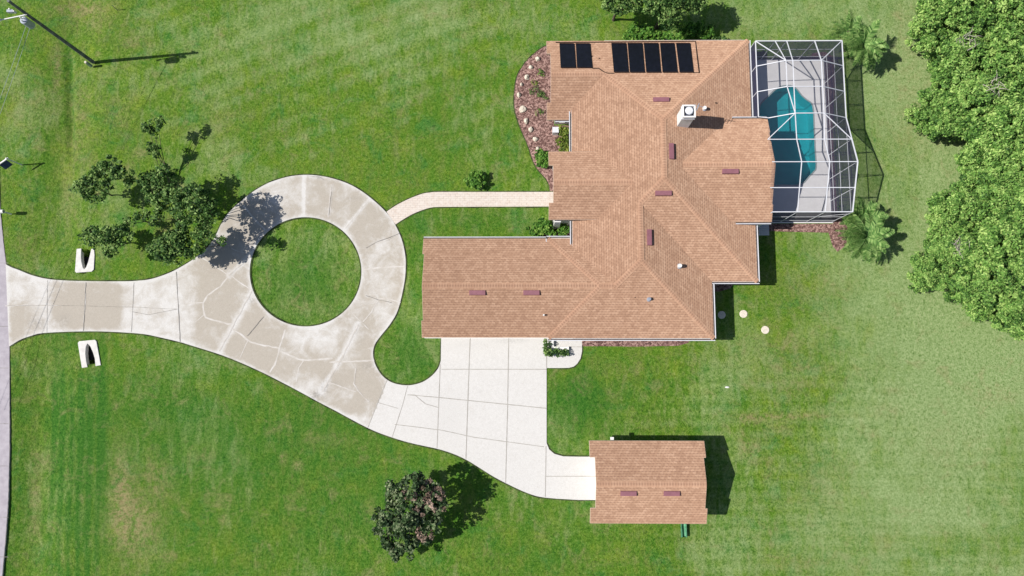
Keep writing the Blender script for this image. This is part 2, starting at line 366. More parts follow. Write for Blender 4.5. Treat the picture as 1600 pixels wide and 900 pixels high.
def seg_dist(pts, A, Bq):
    A = np.asarray(A); Bq = np.asarray(Bq); d = Bq - A; L = (d ** 2).sum(1) + 1e-12
    v = pts[:, None, :] - A[None]; t = np.clip((v * d[None]).sum(2) / L, 0, 1)
    return np.sqrt((((v - t[..., None] * d[None]) ** 2).sum(2)).min(1))
def inside(pts, poly):
    x, y = pts[:, 0], pts[:, 1]; c = np.zeros(len(x), bool); n = len(poly); j = n - 1
    for i in range(n):
        xi, yi = poly[i]; xj, yj = poly[j]
        k = ((yi > y) != (yj > y)) & (x < (xj - xi) * (y - yi) / (yj - yi + 1e-12) + xi); c ^= k; j = i
    return c
def poly_dist(pts, poly, closed=True):
    a = np.array([tuple(p) for p in poly]); b = np.roll(a, -1, 0)
    if not closed: a, b = a[:-1], b[:-1]
    r = np.empty(len(pts))
    for i in range(0, len(pts), 4000): r[i:i + 4000] = seg_dist(pts[i:i + 4000], a, b)
    return r

# ------------------------------------------------------------------ ground
def ground():
    fx = list(np.arange(-47, 47.01, 0.25)); fy = list(np.arange(-24, 36.01, 0.25))
    ex = [1.06 ** k * 0.6 for k in range(1, 120)]
    ox = np.cumsum(ex); ox = ox[ox < 1800]
    xs = np.array([-47 - v for v in ox[::-1]] + fx + [47 + v for v in ox]); ys = np.array([-24 - v for v in ox[::-1]] + fy + [36 + v for v in ox])
    X, Y = np.meshgrid(xs, ys); nx, ny = len(xs), len(ys)
    pts = np.stack([X.ravel(), Y.ravel()], 1)
    # photo pixel of each ground point
    Mi = np.array(CM.transposed())
    q = np.stack([pts[:, 0], pts[:, 1], np.full(len(pts), -H)], 1) @ Mi.T
    px = 800 - F * q[:, 0] / q[:, 2]; py = 450 + F * q[:, 1] / q[:, 2]
    bad = q[:, 2] > -10; px[bad] = 9999; py[bad] = 9999
    # swale beside the road, with a culvert under the drive
    xc = P(112, 100).x + (pts[:, 1] - P(112, 100).y) * 0.012
    yd = (P(80, 477).y)
    k = np.clip((np.abs(pts[:, 1] - yd) - 2.6) / 3.2, 0, 1); k = k * k * (3 - 2 * k)
    z = -0.34 * np.exp(-((pts[:, 0] - xc) / 2.0) ** 2) * k
    line = P(105, 75).x + (P(105, 75).y - pts[:, 1]) * 0.09
    rut = np.exp(-((pts[:, 0] - line) / 0.26) ** 2) * np.clip((pts[:, 1] - P(0, 260).y) / 3, 0, 1) * np.clip((P(0, 60).y - pts[:, 1]) / 3, 0, 1)
    z -= 0.24 * rut
    far = np.hypot(pts[:, 0], pts[:, 1]) > 70
    und = np.array([noise.noise(Vector((x * 0.12, y * 0.12, 0))) if not f else 0 for (x, y), f in zip(pts, far)])
    dd = np.full(len(pts), 9.0); near = ~far
    dd[near] = np.minimum(poly_dist(pts[near], drive_w), 9)
    ins = inside(pts, [tuple(p) for p in drive_w])
    dd[ins] = 0
    amp = np.clip(dd / 6, 0, 1) * (~((pts[:, 0] > -9) & (pts[:, 0] < 29) & (pts[:, 1] > 1) & (pts[:, 1] < 30)))
    z += und * 0.10 * amp - 0.0
    z[ins] -= 0.05
    # hollow under the pool basin and under the culvert mouths
    ip = inside(pts, [tuple(p) for p in pool_w]); ip[near] |= poly_dist(pts[near], pool_w) < 0.5; z[ip] = -2.6
    for cx, cy in ((133.5, 408), (140.5, 553)):
        c = P(cx, cy); z[np.hypot((pts[:, 0] - c.x) / 0.62, (pts[:, 1] - c.y) / 0.95) < 1] = -1.3
    def G(x, y, rx, ry=None, a=1.0):
        ry = ry or rx
        return a * np.exp(-(((px - x) / rx) ** 2 + ((py - y) / ry) ** 2))
    sm = lambda v, a, b: np.clip((v - a) / (b - a), 0, 1)
    pale = 0.80 * sm(px, 1220, 1480) * (1 - 0.5 * sm(py, 470, 720)) + 0.15 * sm(px, 1000, 1300)
    pale += G(1500, 640, 60, 50, .45) + G(1480, 520, 120, 60, .25) + G(1150, 870, 90, 60, .3) + G(1480, 810, 70, 25, .3) + G(1330, 780, 120, 40, .15) + G(1330, 430, 60, 40, .25)
    pale += G(520, 40, 260, 60, .32) + G(300, 120, 90, 60, .15) + G(730, 30, 90, 30, .2) + G(1250, 25, 70, 25, .3) + G(370, 60, 60, 40, .2) + G(600, 140, 120, 50, .12) + G(450, 120, 60, 60, .15)
    pale += G(170, 370, 40, 30, .25) + G(230, 700, 200, 120, .08)
    pale[near == False] = 0.3
    lush = G(905, 620, 45, 45, .75) + G(1160, 420, 45, 60, .3) + G(478, 425, 75, 70, .55) + G(640, 550, 45, 45, .6) + G(645, 400, 30, 90, .45) + G(760, 345, 110, 25, .5)
    lush += G(400, 700, 220, 90, .30) + G(250, 620, 90, 60, .25) + G(560, 820, 110, 60, .22) + G(735, 180, 80, 90, .28) + G(130, 700, 18, 200, .45) + G(90, 640, 14, 140, .45) + G(160, 660, 7, 160, .7) + G(1040, 600, 100, 40, .15) + G(80, 200, 30, 160, .2) + G(70, 480, 40, 300, .12) + G(835, 250, 30, 60, .25) + G(500, 640, 60, 40, .2) + G(620, 230, 160, 50, .15) + G(300, 480, 250, 60, .3)
    lush += 0.32 * sm(py, 500, 640) * (1 - sm(px, 900, 1250)); lush -= 0.28 * sm(px, 1150, 1400)
    bs = sm(px, 66, 80) * (1 - sm(px, 155, 170)) * sm(py, 560, 620)
    lush += bs * .32 * np.sin(px * 2 * np.pi / 15 + 1.2 * np.sin(py / 60)) + .12 * bs
    hs = sm(px, 880, 1000) * sm(py, 540, 600)
    st_ = np.sin(py * 2 * np.pi / 19 + .8 * np.sin(px / 90)); lush += hs * .12 * st_; pale -= hs * .07 * st_
    vs_ = (1 - sm(px, 760, 840)) * (1 - sm(py, 230, 300)) * sm(px, 170, 240)
    pale += vs_ * .10 * np.sin((px * .35 + py) * 2 * np.pi / 31)
    lush += .7 * np.exp(-((px - (104 + (py - 70) * .055)) / 2.6) ** 2) * sm(py, 60, 80) * (1 - sm(py, 235, 260))
    dry = G(190, 770, 14, 70, .75) + G(215, 830, 38, 50, .55) + G(250, 745, 26, 26, .4) + G(210, 790, 40, 60, .3) + G(50, 780, 9, 80, .5) + G(72, 720, 14, 12, .4) + G(180, 634, 4, 6, .8) + G(345, 785, 18, 8, .5) + G(347, 812, 6, 9, .6) + G(320, 712, 14, 9, .5) + G(442, 716, 5, 8, .8) + G(466, 728, 8, 7, .8)
    dry += G(87, 110, 5, 35, .8) + G(135, 25, 40, 25, .4) + G(40, 160, 60, 30, .3) + G(210, 65, 30, 12, .45) + G(345, 52, 8, 7, .6) + G(152, 83, 4, 4, .9) + G(220, 240, 12, 9, .7) + G(185, 175, 25, 25, .35) + G(345, 190, 30, 30, .3) + G(120, 10, 60, 12, .5) + G(125, 190, 16, 90, .35) + G(100, 300, 14, 80, .3)
    dry += G(1230, 650, 70, 5, .75) + G(1175, 655, 20, 5, .7) + G(1160, 690, 6, 22, .5) + G(1175, 700, 14, 12, .6) + G(1218, 668, 20, 10, .45) + G(1185, 720, 20, 8, .4) + G(1240, 600, 60, 12, .35) + G(1262, 575, 40, 8, .3) + G(1200, 505, 12, 8, .5) + G(1230, 545, 50, 25, .3) + G(1365, 680, 8, 7, .5) + G(1395, 610, 14, 10, .3) + G(1560, 620, 40, 14, .35) + G(1420, 90, 30, 90, .25) + G(1260, 450, 60, 40, .2) + G(1430, 200, 40, 50, .25) + G(1385, 640, 25, 12, .3) + G(1150, 560, 40, 20, .2) + G(955, 615, 12, 10, .35) + G(1280, 760, 30, 40, .25) + G(1380, 850, 14, 20, .35) + G(1240, 880, 40, 12, .35) + G(1480, 690, 60, 40, .15)
    dry += G(578, 800, 8, 18, .5) + G(505, 690, 40, 12, .25) + G(690, 15, 70, 14, .25) + G(935, 190, 1, 1, 0) + G(265, 363, 16, 7, 1.0) + G(280, 297, 20, 10, .9) + G(320, 365, 14, 12, .5) + G(150, 300, 14, 6, .5) + G(800, 225, 22, 8, .12)
    dry += G(65, 560, 50, 40, .15) + G(40, 400, 18, 60, .25) + G(478, 478, 60, 14, .2)
    V = np.stack([X.ravel(), Y.ravel(), z], 1)
    idx = np.arange(nx * ny).reshape(ny, nx)
    quads = np.stack([idx[:-1, :-1], idx[:-1, 1:], idx[1:, 1:], idx[1:, :-1]], -1).reshape(-1, 4)
    me = bpy.data.meshes.new('lawn'); me.vertices.add(len(V)); me.vertices.foreach_set('co', V.ravel())
    me.loops.add(quads.size); me.loops.foreach_set('vertex_index', quads.ravel().astype(np.int32))
    me.polygons.add(len(quads)); me.polygons.foreach_set('loop_start', np.arange(0, quads.size, 4, dtype=np.int32))
    me.update(calc_edges=True); me.polygons.foreach_set('use_smooth', np.ones(len(quads), bool))
    for n, a in (('pale', pale), ('lush', lush), ('dry', dry)):
        me.attributes.new(n, 'FLOAT', 'POINT').data.foreach_set('value', np.clip(a, -1, 1.2).astype(np.float32))
    return struct(link('lawn', me, LAWN))
ground()

# road
ROAD = [(-2, 250), (-1, 300), (0.5, 330), (5, 375), (9.5, 413), (13, 480), (15, 541.5), (15, 620), (15, 700), (13, 780), (9, 840), (3.5, 900), (-8, 1000)]
rw = [P(x, y) for x, y in ROAD]
top = P(-22, -60)
edge = [Vector((top.x - 3, 160, 0)), Vector((top.x - 1, 70, 0)), top] + rw + [Vector((rw[-1].x - 2, -70, 0)), Vector((rw[-1].x - 6, -180, 0))]
bm = bmesh.new()
prev = None
for p in edge:
    a, b = bm.verts.new((p.x - 6.2, p.y, 0.035)), bm.verts.new((p.x, p.y, 0.035)); c = bm.verts.new((p.x + 0.02, p.y, -0.1))
    if prev: bm.faces.new((prev[0], a, b, prev[1])); bm.faces.new((prev[1], b, c, prev[2]))
    prev = (a, b, c)
struct(obj('road', bm, ROADC))
bm = bmesh.new()
for y in (411, 510, 575, 662, 728, 808, 870): 
    a = P(-2, y); ribbon(bm, dens([(a.x - 6, a.y), (P(13.5, y).x, P(13.5, y).y)]), 0.03, 0.040, 0.3)
ribbon(bm, dens([p.xy for p in rw]), 0.07, 0.028, 0.5)
struct(obj('road_joints', bm, JOINTD))

# driveway slab (one sheet with a round hole), stain map carried by the mesh
WIDE_W = [([(357, 432), (375, 415), (392, 399)], 4.5), ([(396, 453), (380, 485), (362, 515), (345, 547)], 6.5), ([(560, 505), (540, 548), (520, 580), (500, 615)], 4.5), ([(475, 275), (475, 338)], 3), ([(577, 312), (540, 357)], 3)]
WHITE_W = [([(310, 400), (330, 412), (358, 430)], .10), ([(360, 430), (376, 442), (395, 454)], .09), ([(357, 432), (345, 448), (325, 461), (318, 474), (319, 490), (322, 496), (340, 502), (362, 507)], .13), ([(319, 492), (313, 498), (306, 503)], .07), ([(318, 473), (304, 474), (290, 474)], .07), ([(362, 513), (380, 525), (392, 535), (415, 540), (437, 544)], .13), ([(446, 515), (437, 545), (430, 570), (422, 582)], .13), ([(437, 548), (452, 555), (472, 563), (500, 562), (520, 560)], .14), ([(475, 563), (467, 575), (463, 597)], .08), ([(388, 532), (382, 545), (375, 560)], .06), ([(515, 566), (550, 565), (585, 563)], .12), ([(518, 288), (513, 340)], .09), ([(521, 287), (516, 338)], .05), ([(577, 312), (540, 357)], .10), ([(633, 416), (600, 418), (567, 421)], .15), ([(626, 473), (605, 466), (590, 468)], .10), ([(591, 470), (580, 488), (567, 503)], .08), ([(380, 321), (396, 340), (415, 360)], .16), ([(362, 388), (375, 394), (390, 397)], .06), ([(553, 492), (577, 515)], .06), ([(514, 597), (535, 605), (556, 612)], .08), ([(556, 575), (553, 600), (563, 615), (577, 628)], .09), ([(560, 507), (535, 558), (504, 612)], .12), ([(394, 455), (362, 514), (343, 549)], .10), ([(620, 367), (600, 378), (585, 380)], .07), ([(9.5, 478), (35, 477), (62, 477), (100, 478)], .07), ([(357, 432), (392, 399)], .14), ([(131, 505), (134, 478), (134, 442)], .06)]
DARK_W = [([(12, 478), (60, 477), (130, 478), (207, 480), (278, 483)], .03), ([(75, 438), (74, 520)], .025), ([(135, 441), (131, 517)], .05), ([(210, 441), (206, 519)], .03), ([(276, 425), (282, 534)], .045), ([(605, 594), (590, 630), (575, 668)], .04), ([(591, 629), (622, 638)], .03), ([(637, 603), (630, 630), (613, 683)], .03), ([(688, 569), (686, 620), (683, 700)], .035), ([(735, 520), (732, 600), (728, 717)], .04), ([(795, 520), (793, 640), (790, 754)], .04), ([(690, 577), (854, 577)], .035), ([(640, 617), (686, 621), (735, 626), (854, 638)], .035), ([(617, 663), (690, 672), (740, 683), (850, 698)], .03), ([(854, 520), (854, 575)], .04), ([(853, 697), (852, 776)], .035), ([(852, 744), (935, 744)], .03), ([(637, 617), (648, 617), (665, 631), (686, 637)], .03), ([(412, 495), (398, 512), (387, 525)], .05), ([(207, 487), (232, 492), (278, 483)], .03), ([(480, 275), (500, 277), (506, 281)], .04), ([(624, 365), (610, 371), (590, 378), (572, 388)], .04), ([(572, 462), (590, 468), (612, 473)], .04), ([(518, 300), (514, 336)], .03), ([(855, 542), (909, 542)], .02)]
def driveway():
    step = 0.17
    pts = list(drive_w) + list(circ_w); n1, n2 = len(drive_w), len(circ_w)
    edges = [(i, (i + 1) % n1) for i in range(n1)] + [(n1 + i, n1 + (i + 1) % n2) for i in range(n2)]
    xs = [p.x for p in drive_w]; ys = [p.y for p in drive_w]
    gx, gy = np.meshgrid(np.arange(min(xs), max(xs), step), np.arange(min(ys), max(ys), step))
    g = np.stack([gx.ravel(), gy.ravel()], 1)
    g = g + np.random.RandomState(1).uniform(-.02, .02, g.shape)
    k = inside(g, [tuple(p) for p in drive_w]) & ~inside(g, [tuple(p) for p in circ_w])
    g = g[k]
    d = np.minimum(poly_dist(g, drive_w), poly_dist(g, circ_w)); g = g[d > 0.07]
    pts += [Vector(p) for p in g]
    vo, eo, fo, *_ = delaunay_2d_cdt(pts, edges, [], 0, 1e-5)
    V = np.array([tuple(v) for v in vo]); F3 = np.array([f for f in fo if len(f) == 3])
    cen = V[F3].mean(1)
    k = inside(cen, [tuple(p) for p in drive_w]) & ~inside(cen, [tuple(p) for p in circ_w]); F3 = F3[k]
    Z = 0.06
    me = bpy.data.meshes.new('driveway')
    verts = [(x, y, Z) for x, y in V]; faces = [tuple(int(i) for i in f) for f in F3]
    nv = len(verts)
    for loop in (drive_w, circ_w):      # slab edge going into the ground
        b0 = len(verts); m = len(loop)
        for p in loop: verts.append((p.x, p.y, Z))
        for p in loop: verts.append((p.x, p.y, -0.12))
        faces += [(b0 + i, b0 + (i + 1) % m, b0 + m + (i + 1) % m, b0 + m + i) for i in range(m)]
    me.from_pydata(verts, [], faces); me.update()
    A = np.array(verts)[:, :2]
    Mi = np.array(CM.transposed()); q = np.stack([A[:, 0], A[:, 1], np.full(len(A), -H)], 1) @ Mi.T
    px = 800 - F * q[:, 0] / q[:, 2]; py = 450 + F * q[:, 1] / q[:, 2]
    PX = np.stack([px, py], 1)
    G = lambda x, y, rx, ry, a=1.0: a * np.exp(-(((px - x) / rx) ** 2 + ((py - y) / ry) ** 2))
    box_ = lambda x0, x1, y0, y1, s=5: (1 / (1 + np.exp(-(px - x0) / s))) * (1 / (1 + np.exp((px - x1) / s))) * (1 / (1 + np.exp(-(py - y0) / s))) * (1 / (1 + np.exp((py - y1) / s)))
    st = 0.80 * np.ones(len(A))
    st -= 0.75 * box_(-20, 78, 400, 470, 4) * .5
    st += .35 * box_(80, 190, 442, 512, 3) + .2 * box_(18, 38, 480, 540, 4)
    st -= .55 * box_(60, 84, 430, 520, 5) + .4 * G(92, 505, 18, 12) + .5 * box_(190, 305, 425, 535, 5)
    st += .3 * box_(310, 350, 430, 520, 5) + .25 * box_(325, 357, 430, 505, 4)
    st += .25 * G(400, 500, 22, 20) + .3 * G(440, 490, 1, 1) + .3 * box_(355, 435, 515, 580, 4)
    st -= .45 * G(480, 530, 32, 22) + .42 * G(515, 520, 28, 22) + .5 * G(490, 605, 22, 14) + .45 * G(545, 655, 40, 12)
    st += .4 * G(505, 578, 14, 14) + .35 * G(545, 590, 25, 12) + .35 * G(575, 600, 16, 22) + .2 * G(575, 535, 10, 18)
    st -= .45 * G(440, 305, 34, 22) + .2 * G(600, 500, 20, 20)
    st += .12 * G(510, 305, 25, 20) + .12 * G(575, 355, 30, 30) - .25 * (np.hypot(px - 598, py - 384) < 12.5)
    st += .45 * G(383, 345, 22, 16) + .3 * G(345, 400, 22, 22) - .25 * G(600, 440, 40, 60)
    ap = (px - (606 - (py - 594) * 0.42)) > 0
    ap &= (py > 590) | (px > 640); st[ap] = -0.06
    # scrubbed band along the slab edges and the wide scrubbed joints
    de = np.minimum(poly_dist(A, drive_w), poly_dist(A, circ_w)) * 18
    st[~ap] -= 0.55 * np.exp(-(de[~ap] / 4.0) ** 2)
    for l, wd in WIDE_W: st -= 0.7 * np.exp(-(poly_dist(PX, l, False) / wd) ** 2) * (~ap)
    gr = G(492, 618, 8, 8, .9) + G(508, 606, 6, 14, .7) + G(575, 572, 12, 5, .6) + G(525, 600, 10, 6, .3) + G(497, 277, 7, 2.5, .8) + G(60, 505, 14, 10, .5) + G(200, 0, 1, 1, 0) + G(100, 500, 12, 10, .4) + G(393, 468, 5, 7, .6) + G(552, 310, 16, 3, .3) + G(800, 532, 30, 4, .45) + G(735, 538, 40, 7, .18) + G(700, 650, 25, 40, .12) + G(750, 612, 3, 2, .5) + G(915, 720, 10, 4, .2) + G(560, 515, 12, 20, .25)
    me.attributes.new('stain', 'FLOAT', 'POINT').data.foreach_set('value', np.clip(st, -.1, 1).astype(np.float32))
    me.attributes.new('grime', 'FLOAT', 'POINT').data.foreach_set('value', np.clip(gr, 0, 1).astype(np.float32))
    struct(link('driveway', me, CONC))
    ring = bmesh.new()
    def grow(loop, sgn):
        out = []
        m = len(loop)
        for i, p in enumerate(loop):
            d = (loop[(i + 1) % m] - loop[i - 1]).normalized(); s = Vector((d.y, -d.x)) * sgn; out.append((p + s * 0.02, p + s * 0.12))
        for i in range(m):
            a, b = out[i]; c, e = out[(i + 1) % m]
            if (a - c).length < 6: ring.faces.new([ring.verts.new((*v, 0.014)) for v in (a, c, e, b)])
    ar = sum(a.x * b.y - b.x * a.y for a, b in zip(drive_w, drive_w[1:] + drive_w[:1]))
    grow(drive_w, 1 if ar > 0 else -1)
    ar = sum(a.x * b.y - b.x * a.y for a, b in zip(circ_w, circ_w[1:] + circ_w[:1]))
    grow(circ_w, -1 if ar > 0 else 1)
    struct(obj('driveway_edging', ring, SOIL))
driveway()
bm = bmesh.new()
rj = random.Random(5)
def wob(pts, amp):
    d = dens([P(x, y).xy for x, y in pts], 0.3)
    for p in d[1:-1]: p += Vector((rj.uniform(-amp, amp), rj.uniform(-amp, amp)))
    return d
for i_, (l, wd) in enumerate(WHITE_W): ribbon(bm, wob(l, 0.03), wd, 0.0625 + .0006 * i_, 0.35)
struct(obj('driveway_patched_cracks', bm, JOINTW))
bm = bmesh.new()
for i_, (l, wd) in enumerate(DARK_W):
    if l[0][0] > 570 and l[0][0] < 860 and l[0][1] > 500: continue
    ribbon(bm, wob(l, 0.02 if wd > .04 else 0.012), wd * .8, 0.083 + .0006 * i_, 0.4)
struct(obj('driveway_joints', bm, JOINTD))
bm = bmesh.new()
for i_, (l, wd) in enumerate(DARK_W):
    if l[0][0] > 570 and l[0][0] < 860 and l[0][1] > 500: ribbon(bm, wob(l, 0.004), wd * 1.7, 0.064 + .0006 * i_, 0.15)
struct(obj('apron_joints', bm, JOINTM))

# walkway
WU = [(604, 331), (620, 320.5), (640, 310.5), (660, 303), (672, 301), (684, 300), (730, 300), (800, 300), (884, 300)]
WL = [(618, 351), (630, 343), (646, 334), (664, 327), (674, 324.5), (684, 323.5), (730, 323.2), (800, 323), (884, 322.6)]
U = [P(p.x, p.y) for p in smooth_line(WU, 4)]; L_ = [P(p.x, p.y) for p in smooth_line(WL, 4)]
bm = bmesh.new(); a = [bm.verts.new((p.x, p.y, 0.05)) for p in U]; b = [bm.verts.new((p.x, p.y, 0.05)) for p in L_]
for i in range(len(a) - 1): bm.faces.new((a[i], a[i + 1], b[i + 1], b[i]))
r_ = bmesh.ops.extrude_face_region(bm, geom=bm.faces[:]); bmesh.ops.translate(bm, vec=(0, 0, -0.2), verts=[v for v in r_['geom'] if isinstance(v, bmesh.types.BMVert)])
struct(obj('walkway', bm, PAVER))
bm = bmesh.new(); ribbon(bm, [(p.x, p.y + 0.06) for p in U], 0.09, 0.013, .3); ribbon(bm, [(p.x, p.y - 0.06) for p in L_], 0.08, 0.013, .3)
struct(obj('walkway_edging', bm, SOIL))

# ------------------------------------------------------------------ planting beds
def bed(pts, z=0.05, mt=MULCH, name='mulch_bed', nz=0.05, step=0.35):
    poly = [Vector(p[:2]) for p in pts]; n = len(poly)
    xs = [p.x for p in poly]; ys = [p.y for p in poly]
    gx, gy = np.meshgrid(np.arange(min(xs), max(xs), step), np.arange(min(ys), max(ys), step)); g = np.stack([gx.ravel(), gy.ravel()], 1)
    tp = [tuple(p) for p in poly]
    g = g[inside(g, tp)]
    if len(g): g = g[poly_dist(g, poly) > 0.12]
    vo, eo, fo, *_ = delaunay_2d_cdt(poly + [Vector(p) for p in g], [(i, (i + 1) % n) for i in range(n)], [], 1, 1e-5)
    bm = bmesh.new()
    dist = poly_dist(np.array([tuple(v) for v in vo]), poly)
    vs = [bm.verts.new((v.x, v.y, 0.012 + min(1, d / 0.25) * (z + nz * noise.noise(Vector((v.x * 1.5, v.y * 1.5, 2)))))) for v, d in zip(vo, dist)]
    for f in fo: bm.faces.new([vs[i] for i in f])
    return struct(obj(name, bm, mt, smooth=True))
BED = [(855, 71), (846, 75), (835.5, 83), (825, 92.5), (816, 104.5), (808.5, 118), (804.5, 136), (803, 157), (804.5, 173), (808, 185), (813, 200), (819, 214), (826, 231), (831, 247), (838, 262), (847, 273), (854, 281), (858, 290), (859, 299)]
ll = [P(p.x, p.y).xy for p in smooth_line(BED, 3)]
bed(ll + [Vector((4.9, P(859, 299).y)), Vector((4.9, 21.9)), Vector((2.9, 21.9)), Vector((2.9, P(855, 71).y))], 0.07)
bm = bmesh.new(); ribbon(bm, [(p.x - 0.03, p.y) for p in dens(ll, .3)], 0.10, 0.016, .4); struct(obj('bed_edging', bm, SOIL))
bed([(20.4, 12.95), (27.35, 12.95), (27.35, 27.95), (25.6, 27.95), (26.2, 28.7), (27.4, 28.8), (28.2, 28.2), (28.4, 25), (27.9, 22), (27.9, 14), (28.4, 12.6), (28.2, 11.2), (27.6, 10.3), (27.0, 10.6), (26.9, 12.2), (23.0, 12.3), (20.4, 12.4)][:0] or [(20.6, 12.9), (27.3, 12.9), (27.3, 27.9), (25.8, 27.95), (26.3, 28.6), (27.4, 28.7), (28.2, 28.2), (28.1, 25), (27.75, 22), (27.75, 14), (28.6, 12.6), (28.4, 11.0), (27.6, 10.4), (27.2, 10.9), (26.9, 12.1), (23.0, 12.2), (20.6, 12.3)])
bed([(4.9, 3.3), (14.6, 3.3), (14.4, 2.45), (13.5, 2.2), (10, 2.12), (7, 2.15), (4.9, 2.15)])
bed([(15.9, 7.9), (18.6, 7.9), (18.2, 7.2), (17.2, 6.9), (15.9, 6.95)])
bed([(3.0, 12.2), (4.7, 12.2), (4.7, 10.75), (1.2, 10.75), (1.0, 11.3), (1.9, 12.0)])

# ------------------------------------------------------------------ roofs
PT = 0.36; EZ = 2.7
def rface(bm, pts, up):
    """a roof plane; up = horizontal direction that climbs; UV in metres along eave / up slope"""
    uvl = bm.loops.layers.uv.get('UVMap') or bm.loops.layers.uv.new('UVMap')
    vs = [bm.verts.new(p) for p in pts]; f = bm.faces.new(vs)
    up = Vector(up).normalized(); al = Vector((-up.y, up.x))
    f.normal_update()
    sl = 1 / max(0.3, abs(f.normal.z)) if abs(f.normal.z) > 0.01 else 1
    for l in f.loops: l[uvl].uv = (l.vert.co.xy.dot(al), l.vert.co.xy.dot(up) * sl)
    if f.normal.z < 0: f.normal_flip()
    return f
def robj(name, bm, m, parent):
    me = bpy.data.meshes.new(name); bm.to_mesh(me); bm.free()
    o = link(name, me, m, parent); o.matrix_parent_inverse = parent_inv(parent); return o
def cap_line(parent, a, b, wd=0.44, lift=0.02, name='ridge_cap'):
    """cap shingles bent over a ridge or hip: two narrow strips"""
    bm = bmesh.new(); uvl = bm.loops.layers.uv.new('UVMap'); a, b = Vector(a), Vector(b)
    d = (b - a); L = d.length; d.normalize(); s = d.cross(Vector((0, 0, 1))).normalized()
    up = Vector((0, 0, lift)); drop = Vector((0, 0, -wd / 2 * 0.30))
    for sg in (1, -1):
        q = [a + up, b + up, b + up + s * sg * wd / 2 + drop, a + up + s * sg * wd / 2 + drop]
        f = bm.faces.new([bm.verts.new(v) for v in q])
        for l, uv in zip(f.loops, ((0, 0), (L, 0), (L, .24), (0, .24))): l[uvl].uv = (uv[0], uv[1] + 0.02)
        f.normal_update()
        if f.normal.z < 0: f.normal_flip()
    return robj(name, bm, CAP, parent)
def board(parent, a, b, ht=0.19, th=0.03, m=WHITE, name='fascia'):
    """vertical board hanging below the edge a-b"""
    a, b = Vector(a), Vector(b); dz = Vector((0, 0, -ht / 2 - 0.012)); bm = bmesh.new()
    d = (b - a).normalized(); s = d.cross(Vector((0, 0, 1))).normalized() * th / 2
    vs = []
    for p in (a, b):
        for u, v in ((-1, -ht), (1, -ht), (1, 0), (-1, 0)): vs.append(bm.verts.new(p + s * u + Vector((0, 0, v - 0.012))))
    for f in ((3, 2, 1, 0), (4, 5, 6, 7), (0, 1, 5, 4), (1, 2, 6, 5), (2, 3, 7, 6), (3, 0, 4, 7)): bm.faces.new([vs[i] for i in f])
    return obj(name, bm, m, parent)
def gutter(parent, a, b, nrm):
    a, b, n = Vector(a), Vector(b), Vector(nrm)
    g = obj('gutter', (lambda bm: (beam(bm, a + n * 0.155 - Vector((0, 0, .07)), b + n * 0.155 - Vector((0, 0, .07)), 0.035 if False else 0.06, 0.13), bm)[1])(bmesh.new()), FRAMEW, parent)
    bm = bmesh.new(); beam(bm, a + n * 0.075 - Vector((0, 0, .12)), b + n * 0.075 - Vector((0, 0, .12)), 0.098, 0.02)
    o = obj('gutter_channel', bm, GUTD, g); return g
def soffit(parent, x0, x1, y0, y1, z):
    return B((x0, x1, y0, y1, z - 0.215, z - 0.2))
def gable_roof(parent, x0, x1, y0, y1, z, west=None, east=None, pitch=PT, ret=1.35):
    """ridge runs east-west; west/east = x of the rake if that end is an open gable (x0/x1 then is the eave return tip)"""
    ym = (y0 + y1) / 2; zr = z + (y1 - y0) / 2 * pitch; bm = bmesh.new()
    wx = west if west is not None else x0; exx = east if east is not None else x1
    for sg, ye in ((-1, y1), (1, y0)):
        yr_ = ye + sg * ret; zt = z + ret * pitch
        pts = [(x0, ye, z), (x1, ye, z)]
        if east is not None and east < x1: pts += [(x1, yr_, zt), (exx, yr_, zt)]
        pts += [(exx, ym, zr), (wx, ym, zr)]
        if west is not None and west > x0: pts += [(wx, yr_, zt), (x0, yr_, zt)]
        rface(bm, pts, (0, sg))
    robj('roof', bm, SH, parent)
    cap_line(parent, (wx, ym, zr), (exx, ym, zr))
    for xr, tip, flag in ((wx, x0, west), (exx, x1, east)):
        if flag is None: continue
        for sg, ye in ((-1, y1), (1, y0)):
            yr_ = ye + sg * ret; zt = z + ret * pitch
            board(parent, (xr, yr_, zt), (xr, ym, zr), 0.2, 0.04, TRIM, 'rake_board')
            if abs(tip - xr) > 0.02:
                board(parent, (tip, ye, z), (tip, yr_, zt), 0.2, 0.04, TRIM, 'eave_return')
                board(parent, (tip, yr_, zt), (xr, yr_, zt), 0.2, 0.04, TRIM, 'eave_return')
            else: board(parent, (xr, ye, z), (xr, yr_, zt), 0.2, 0.04, TRIM, 'rake_board')
    for ye in (y0, y1): board(parent, (x0, ye, z), (x1, ye, z), m=TRIM)
    return ym, zr

